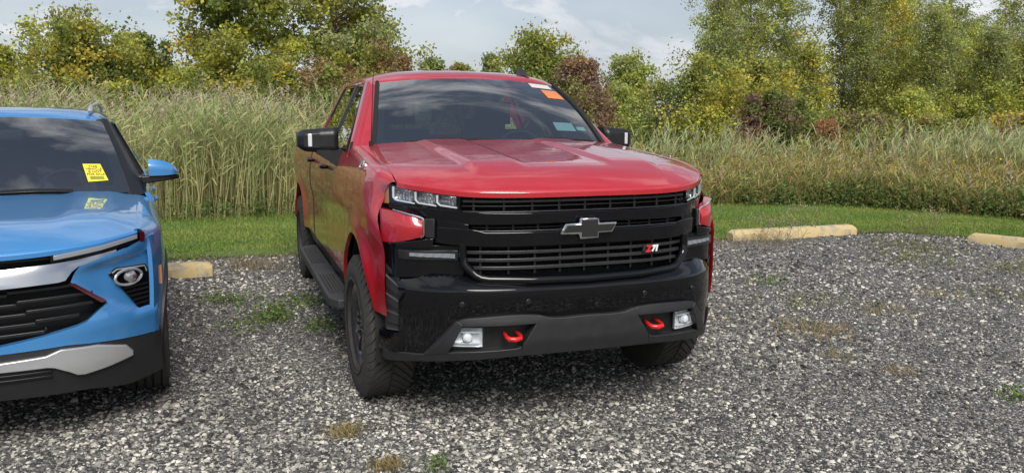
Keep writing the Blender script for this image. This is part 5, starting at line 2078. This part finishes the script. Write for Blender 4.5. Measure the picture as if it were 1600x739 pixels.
def grow(kind, H, Rw, rg, base_h):
    """limb paths and leaf-clump centres of one tree; local coordinates"""
    limbs, cl, sg = [], [], []
    trunk = []
    lean = rg.normal(0, .05, 2)
    if kind == 'bush':
        for k in range(9):
            az = rg.uniform(0, 6.28)
            r_ = Rw*rg.uniform(.15, .75)
            top = np.array([r_*np.cos(az), r_*np.sin(az), H*rg.uniform(.6, .92)])
            b_ = np.array([.15*np.cos(az), .15*np.sin(az), -.05])
            mid = (b_+top)/2 + np.array([.15*np.cos(az), .15*np.sin(az), 0])
            limbs.append(([b_, mid, top], [.045, .028, .008]))
        nc = int(135*max(1.0, Rw*H/3.0))
        for k in range(nc):
            v = rg.normal(size=3)
            v /= np.linalg.norm(v)
            rad = rg.uniform(.35, 1.0)**.5
            lump = 1 + .20*np.sin(3.1*np.arctan2(v[1], v[0]) + 1.3) + .14*np.sin(5*v[2]*2 + 2.2*v[0]*3)
            c = np.array([v[0]*Rw*rad*lump, v[1]*Rw*rad*lump, H*.50 + v[2]*H*.48*rad*lump])
            if c[2] > .1:
                cl.append(c); sg.append(rg.uniform(.10, .20)*min(1.3, .7+.25*Rw))
        for k in range(9):          # shoots above the outline
            az = rg.uniform(0, 6.28)
            r_ = Rw*rg.uniform(0, .7)
            for j in range(3):
                cl.append(np.array([r_*np.cos(az), r_*np.sin(az), H*(.88+.07*j)*(1-.10*r_/Rw)])); sg.append(.07)
        return limbs, cl, sg
    nseg = 8
    pts = []
    for k in range(nseg+1):
        s = k/nseg
        pts.append(np.array([lean[0]*H*s + .03*H*np.sin(s*4+rg.uniform(0, 1)), lean[1]*H*s, H*.97*s - .05]))
    r0 = .018*H if kind == 'tree' else .0105*H
    limbs.append((pts, [r0*(1-.9*(k/nseg)) + .006 for k in range(nseg+1)]))
    nb = 34 if kind == 'tree' else 42
    for k in range(nb):
        s = base_h + (1-base_h)*(k+rg.random())/nb*.96
        i = min(nseg-1, int(s*nseg))
        fr = s*nseg - i
        st = pts[i]*(1-fr) + pts[i+1]*fr
        az = k*2.4 + rg.uniform(-.5, .5)
        if kind == 'tree':
            prof = np.sin(np.pi*min(1, .18+.80*((s-base_h)/(1-base_h)))) ** .7
            ln = Rw*prof*rg.uniform(.7, 1.15)
            up = rg.uniform(.25, .75)
        else:
            prof = np.sin(np.pi*min(1, .25+.70*((s-base_h)/(1-base_h)))) ** .8
            ln = Rw*prof*rg.uniform(.6, 1.1)
            up = rg.uniform(.7, 1.3)
        dv = np.array([np.cos(az), np.sin(az), up])
        dv /= np.linalg.norm(dv)
        e1 = st + dv*ln*.5 + np.array([0, 0, .04*ln])
        e2 = st + dv*ln + np.array([0, 0, -.05*ln])
        limbs.append(([st, e1, e2], [r0*.38*(1-s)+.008, r0*.2*(1-s)+.006, .004]))
        nsub = max(4, int(ln*(6.0 if kind == 'tree' else 8.0)))
        for j in range(nsub):
            q = .25 + .80*(j+rg.random())/nsub
            c = st*(1-q) + e2*q + rg.normal(0, .13+.10*ln*q, 3)*np.array([1, 1, .8])
            cl.append(c)
            sg.append(rg.uniform(.10, .22) if kind == 'tree' else rg.uniform(.07, .16))
            if kind == 'tree' and rg.random() < .5:
                limbs.append(([st*(1-q*.8)+e2*q*.8, c], [.007, .003]))
    for j in range(8):
        cl.append(pts[-1] + rg.normal(0, .16, 3) + np.array([0, 0, -.12*j])); sg.append(.13)
    return limbs, cl, sg

def plant(name, label, px, depth, halfpx, top, kind, pal, seed, per=60, size=.085, base_h=.2, cat='tree', group=None, barkm='bark', dense=1.0):
    rg = np.random.default_rng(seed)
    x, y = at_px(px, depth)
    H = 1.604 + (182 - top)/1282*depth
    Rw = halfpx/1282*depth
    limbs, cl, sg = grow(kind, H, Rw, rg, base_h)
    root = empty(name, (x, y, 0))
    tag(root, label, cat, group)
    mb = MB()
    for path, rad in limbs:
        mb.tube(path, list(rad), 5, cap=False)
    mb.build('trunk', M[barkm], root, recalc=False)
    cl, sg = np.array(cl), np.array(sg)
    K = len(cl)
    pal = np.array([q for q, _ in pal]), np.array([w for _, w in pal])
    # colour drifts over the crown: neighbouring clumps share a hue
    ph = rg.uniform(0, 6.28, 4)
    u = .5 + .25*np.sin(cl[:, 0]*1.7+ph[0]) + .25*np.sin(cl[:, 2]*1.9+cl[:, 1]*1.3+ph[1]) + rg.normal(0, .16, K)
    cum = np.cumsum(pal[1]/pal[1].sum())
    k = np.clip(np.searchsorted(cum, np.clip(u, 0, .999)), 0, len(cum)-1)
    col = pal[0][k] * rg.uniform(.82, 1.18, (K, 1))
    A = Acc()
    leaf_cloud(A, cl, int(per*dense*1.9), sg*1.15, size*.92, col*2.15, rg, jit=.34, aspect=.66)
    A.build('crown', [M['leaf']], root)
    return root

YG, OL, DG, GD, BR, LG, GG, RD, PU = (.200, .205, .032), (.150, .158, .038), (.075, .098, .024), (.27, .23, .040), (.16, .105, .05), (.19, .215, .055), (.135, .15, .058), (.23, .085, .05), (.12, .075, .055)
GL = 'trees and shrubs behind the reeds on the left'
plant('shrub', 'rounded yellow-green shrub at the left edge above the blue SUV roof', 15, 21.5, 75, 88, 'bush', [(OL, 3), (YG, 2), (DG, 2), (BR, .6)], 31, 62, .10, cat='shrub')
plant('tree', 'small spreading tree with yellowing leaves and dark trunk behind the SUV', 130, 21, 82, 34, 'tree', [(YG, 3), (OL, 3), (GD, 1.2), (DG, 1)], 32, 62, .105, .22)
plant('shrub', 'broad green shrub between the small spreading tree and the tall cottonwood', 225, 23, 80, 66, 'bush', [(OL, 2), (YG, 2.4), (DG, 1.5), (GG, 1)], 33, 62, .10, cat='shrub')
plant('tree', 'tall leafy cottonwood with yellow patches rising above the left reeds', 372, 22, 118, -110, 'tree', [(OL, 3), (YG, 2), (DG, 2), (GD, .7)], 34, 66, .115, .08)
plant('tree', 'loose olive cottonwood leaning over the pickup cab roof', 545, 24, 105, -95, 'tree', [(OL, 3), (GG, 1.5), (YG, 1.2), (BR, .7)], 35, 60, .115, .10)
plant('shrub', 'dark green shrub with yellow leaves below the tall cottonwood', 315, 20.5, 75, 118, 'bush', [(DG, 2), (YG, 1.6), (OL, 2)], 36, 62, .09, cat='shrub')
plant('shrub', 'olive shrub with golden leaves under the two cottonwoods', 425, 20.5, 72, 104, 'bush', [(OL, 2), (GD, .9), (DG, 2), (YG, 1)], 37, 62, .09, cat='shrub')
plant('shrub', 'brownish olive shrub beside the pickup mirror above the reeds', 515, 20.5, 75, 112, 'bush', [(OL, 2), (BR, 1.4), (DG, 1.2)], 38, 62, .09, cat='shrub')
plant('shrub', 'russet-brown shrub just above the pickup roof corner', 600, 22.5, 62, 90, 'bush', [(BR, 2), (OL, 2), (DG, .6)], 39, 60, .09, cat='shrub')
plant('shrub', 'low dark shrub filling the gap behind the SUV mirror', 70, 19.5, 80, 130, 'bush', [(DG, 2), (OL, 2), (YG, .7)], 40, 60, .09, cat='shrub')
plant('shrub', 'low dark green shrub behind the reeds beside the SUV roof rail', 205, 19.8, 75, 138, 'bush', [(DG, 2.2), (OL, 2), (YG, .6)], 41, 60, .09, cat='shrub')
plant('tree', 'distant grey-green treetop over the left half of the cab roof', 678, 62, 30, 95, 'tree', [(GG, 2), (DG, 1)], 42, 42, .22, .15)
plant('tree', 'distant brownish treetop over the middle of the cab roof', 722, 60, 30, 103, 'tree', [(BR, 1), (OL, 1.5)], 43, 42, .22, .15)
plant('tree', 'distant pointed green treetop over the cab roof', 763, 56, 22, 86, 'tree', [(GG, 2), (DG, 2)], 44, 42, .2, .12)
plant('tree', 'yellow-green tree rising behind the pickup roof fin', 850, 24.5, 72, 56, 'tree', [(YG, 2.5), (OL, 2.2), (GD, .5), (DG, .8)], 45, 66, .10, .06)
plant('shrub', 'dark reddish-brown shrub behind the pickup windscreen pillar', 903, 22, 50, 98, 'bush', [(BR, 2.2), (PU, 2), (OL, .6)], 46, 66, .08, cat='shrub')
plant('tree', 'slender light green young tree right of the brown shrub', 985, 28, 42, 94, 'pole', [(LG, 2), (GG, 2), (OL, 1)], 47, 62, .105, .10)
plant('shrub', 'pale green shrub below the slender young tree', 965, 27, 48, 138, 'bush', [(LG, 2), (GG, 1.5), (YG, .6)], 48, 56, .09, cat='shrub')
plant('shrub', 'big bright yellow-green shrub in front of the poplars', 1092, 21, 88, 96, 'bush', [(YG, 3), (GD, .7), (OL, 2), (DG, .9)], 49, 66, .085, cat='shrub')
plant('shrub', 'golden-green shrub beside the big bright one', 1190, 22, 60, 100, 'bush', [(YG, 2.2), (GD, 1.4), (OL, 1.5)], 50, 64, .085, cat='shrub')
plant('shrub', 'dull purple-brown shrub in front of the golden-green one', 1200, 20, 62, 150, 'bush', [(PU, 1.6), (DG, 1.6), (OL, 1.6)], 51, 62, .08, cat='shrub')
plant('shrub', 'small red-leaved shrub at the edge of the poplar grove', 1284, 19.8, 22, 192, 'bush', [(RD, 2), (BR, 1.4), (OL, .8)], 52, 26, .06, cat='shrub')
plant('shrub', 'bright lime-green shrub among the poplar trunks', 1422, 23, 32, 144, 'bush', [(LG, 2), (YG, 2)], 53, 54, .08, cat='shrub')
plant('shrub', 'small yellow shrub above the green reeds', 1516, 20, 25, 188, 'bush', [(GD, .8), (YG, 2), (OL, 1)], 54, 34, .06, cat='shrub')
plant('shrub', 'dark brown thicket below the poplars right of the red shrub', 1350, 20.5, 52, 184, 'bush', [(PU, 1.4), (OL, 1.4), (DG, 1.2)], 55, 58, .08, cat='shrub')
plant('shrub', 'olive-brown thicket below the lime-green shrub', 1445, 20.5, 55, 186, 'bush', [(BR, 1.2), (OL, 1.6), (PU, 1)], 56, 58, .08, cat='shrub')
plant('shrub', 'yellow-brown thicket at the right edge above the reeds', 1585, 20.5, 58, 180, 'bush', [(OL, 1.6), (BR, 1), (GD, .7)], 57, 58, .08, cat='shrub')
plant('shrub', 'dark undergrowth shrub between the purple-brown and red ones', 1252, 20.6, 40, 178, 'bush', [(DG, 1.6), (OL, 1.4), (YG, .5)], 58, 56, .08, cat='shrub')
PP = [(OL, 2.4), (GG, 2), (LG, 1.2), (YG, 1.0)]
PY = [(YG, 2), (OL, 2), (GD, 1.3), (LG, 1)]
POP = [(1112, 29, 46, -10, PP, 'leftmost tall poplar, its crown starting above the big bright shrub'),
       (1168, 31, 48, -60, PP, 'tall green poplar behind the golden-green shrub'),
       (1222, 28, 44, -55, PP, 'tall poplar just right of the golden-green shrub'),
       (1268, 25.5, 34, 62, PY, 'young golden poplar above the red shrub'),
       (1302, 31, 46, -65, PP, 'tall poplar rising directly over the red shrub'),
       (1352, 29, 42, -35, PP, 'poplar with pale trunk over the dark brown thicket'),
       (1398, 30, 44, -45, PY, 'yellowish poplar just left of the lime-green shrub'),
       (1440, 28, 40, 8, PP, 'poplar with pale leaning trunk just right of the lime-green shrub'),
       (1484, 30, 42, 22, PP, 'shorter poplar left of the small yellow shrub'),
       (1532, 28, 40, 42, PP, 'bushy poplar rising over the small yellow shrub'),
       (1582, 29, 44, 58, PY, 'low yellowish poplar at the right edge'),
       (1632, 28, 44, 20, PP, 'poplar mostly cut off by the right edge'),
       (1560, 36, 52, -8, [(GG, 2), (OL, 1)], 'sparse half-bare tall poplar behind the right-edge trees'),
       (1480, 37, 50, -5, [(GG, 2), (DG, 1)], 'sparse dark poplar top against the sky above the grove')]
POP += [(1142, 34, 50, -40, PP, 'poplar in the back row between the two leftmost ones'),
        (1330, 35, 50, -30, PY, 'back-row poplar between the red shrub and the brown thicket'),
        (1415, 35, 50, -20, PP, 'back-row poplar straight behind the lime-green shrub'),
        (1505, 34, 50, 30, PP, 'back-row poplar straight behind the small yellow shrub'),
        (1600, 34, 50, 40, PP, 'back-row poplar behind the yellow-brown thicket')]
for k, (px, dep, hw, top, pl, lab) in enumerate(POP):
    sparse = 'sparse' in lab
    plant('poplar_tree', lab, px, dep, hw*1.25, top, 'pole', pl, 70+k, 20 if sparse else 30, .095 if sparse else .085, .06, group='poplars of the grove', barkm='palebark')

# ================================================================== WEEDS ON THE GRAVEL
def weed(label, x, y, h, n, col, seed, spread=.10, leafy=0, name='weed_tuft', flower=None):
    rg = np.random.default_rng(seed)
    root_z = 0.0
    n, leafy = int(n*1.5), int(leafy*1.6)
    A = Acc()
    p0 = np.stack([rg.normal(0, spread, n), rg.normal(0, spread, n), np.full(n, -.01)], 1)
    d = np.stack([rg.normal(0, .5, n), rg.normal(0, .5, n), np.ones(n)], 1)
    c = np.array(col) * rg.uniform(.65, 1.25, (n, 1))
    A.add(*ribbons(p0, d, 1.25*h*rg.uniform(.5, 1.1, n), rg.uniform(.004, .008, n), rg.uniform(.1, .6, n), 3, c*.8, c, rg, taper=.6))
    if leafy:
        cen = np.stack([rg.normal(0, spread, leafy), rg.normal(0, spread, leafy), rg.uniform(.01, h*.8, leafy)], 1)
        leaf_cloud(A, cen, 6, np.full(leafy, .028), .030, np.tile(np.array([col]), (leafy, 1)), rg)
    if flower is not None:
        m_ = flower[1]
        cen = p0[:m_] + d[:m_]/np.linalg.norm(d[:m_], axis=1, keepdims=True)*(h*.75)
        leaf_cloud(A, cen, 22, np.full(m_, .035), .022, np.tile(np.array([flower[0]]), (m_, 1)), rg)
    o_ = A.build(name, [M['blade']])
    o_.location = (x, y, root_z)
    tag(o_, label, 'weed', 'weeds growing through the gravel')
GRN, DRY, TAN = (.13, .19, .05), (.34, .27, .12), (.30, .24, .14)
weed('green weed tuft in front of the left wheel stop', -1.72, 2.79, .10, 70, GRN, 1, .13, 26)
weed('bright green leafy weed midway along the pickup step board', -1.38, 2.02, .11, 70, GRN, 2, .09, 40)
weed('low green weed patch right beside the pickup step board', -1.17, 2.47, .09, 80, GRN, 3, .15, 26)
weed('sparse green weeds between the left wheel stop and SUV wheel', -1.62, 1.78, .05, 40, GRN, 4, .10, 10)
weed('dry grass tangle at the end of the left wheel stop', -1.45, 4.45, .16, 260, TAN, 5, .20)
weed('round tan grass tuft nearest the pickup front wheel', -1.18, -.58, .07, 160, DRY, 6, .045)
weed('tan grass tuft at the bottom edge below the front wheel', -1.04, -1.05, .06, 140, DRY, 7, .045)
weed('tiny green weed at the bottom edge of the gravel', -.84, -1.15, .030, 26, GRN, 8, .03, 5)
weed('yellowish grass tuft alone on the open gravel right of the pickup', 2.49, .35, .10, 190, DRY, 9, .16)
weed('thin dry tuft just below the yellowish one on open gravel', 2.21, -.25, .05, 70, DRY, 10, .08)
weed('pale grass patch farther right on the open gravel', 3.50, .68, .07, 130, DRY, 11, .18)
weed('wide green-yellow grass patch near the right edge of the lot', 4.85, .90, .08, 170, (.17, .18, .05), 12, .26)
weed('small grass tuft left of the wide patch near the right edge', 4.42, 1.05, .07, 90, DRY, 13, .10)
weed('green weed at the right edge of the picture', 2.60, -1.29, .045, 36, GRN, 14, .04, 7)
weed('small tan tuft on the lower right gravel', 2.33, -.66, .05, 70, DRY, 15, .06)
weed('tall dry weed stalks in front of the middle wheel stop', 5.00, 4.22, .42, 46, TAN, 16, .20, 14, flower=((.30, .26, .15), 16))
weed('dry seed-head weed rising over the end of the middle wheel stop', 6.10, 4.95, .50, 18, TAN, 17, .10, 6, flower=((.34, .30, .17), 9))
weed('tall dry weed between the two right wheel stops', 7.55, 4.30, .46, 24, TAN, 18, .14, 8, flower=((.32, .28, .15), 10))
weed('low green weed patch before the lawn between the right wheel stops', 6.25, 3.15, .12, 200, (.16, .175, .055), 19, .30, 40)
weed('brown grass clump in front of the middle wheel stop', 4.75, 4.18, .16, 160, TAN, 20, .30)
weed('dead grass strip right of the pickup tail by the lawn edge', 3.9, 4.3, .09, 240, TAN, 22, .35)
weed('faint green weeds on the gravel behind the pickup front corner', 3.31, 2.02, .05, 60, GRN, 23, .12, 16)
weed('scattered yellow-green sprigs near the right wheel stop end', 6.31, 1.76, .07, 90, (.20, .21, .06), 24, .22, 20)
weed('short green sprigs by the end of the pickup step board', -1.05, 1.62, .06, 60, GRN, 25, .10, 16)
weed('thin green line of sprigs beyond the yellowish tuft', 3.05, 1.15, .05, 70, (.17, .20, .06), 26, .18, 16)
weed('low sprigs in front of the right edge stop', 5.6, 2.5, .06, 90, (.18, .20, .06), 27, .25, 22)
weed('tiny dry sprigs left of the yellowish tuft', 2.0, .9, .04, 50, DRY, 28, .12)

# ragged verge where lawn and gravel meet
rg = np.random.default_rng(77)
n = 9000
t = rg.uniform(2.2, 9.4, n)
f = rg.normal(0, .075, n)
P = curve_at(EDGE, t)
dv = curve_at(REED, t) - P
dv /= np.linalg.norm(dv, axis=1, keepdims=True)
wob = .10*np.sin(t*31) + .07*np.sin(t*83+1)
P = P + dv*(f + .3*wob)[:, None]
p0 = np.concatenate([P, np.full((n, 1), -.005)], 1)
d = np.stack([rg.normal(0, .7, n), rg.normal(0, .7, n), np.ones(n)], 1)
dryk = (rg.random(n) < .5)[:, None]
c = np.where(dryk, np.array([.33, .27, .16]), np.array([.18, .25, .06])) * rg.uniform(.6, 1.2, (n, 1))
A = Acc()
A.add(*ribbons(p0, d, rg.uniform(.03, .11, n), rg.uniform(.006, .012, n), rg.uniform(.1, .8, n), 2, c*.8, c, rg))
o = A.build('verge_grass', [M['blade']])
tag(o, 'ragged dry and green grass along the edge of the gravel', 'grass', kind='stuff')

# far wood closing the horizon beyond the meadow
rg = np.random.default_rng(91)
A = Acc()
n = 620
az = rg.uniform(R(-75), R(115), n)
rd = rg.uniform(85, 120, n)
hh = (3.6 + 1.3*np.sin(az*9) + 1.0*np.sin(az*23+1)) * rg.uniform(.25, 1.0, n)
cent = np.stack([CAMX + rd*np.sin(az), CAMY + rd*np.cos(az), np.maximum(hh, .6)], 1)
pick = np.array([[.10, .125, .05], [.13, .14, .05], [.15, .12, .06]])[rg.integers(0, 3, n)]*1.6
leaf_cloud(A, cent, 44, np.full(n, .85), .42, pick, rg)
o = A.build('distant_wood', [M['leaf']])
tag(o, 'low distant wood along the horizon', 'wood', kind='stuff')
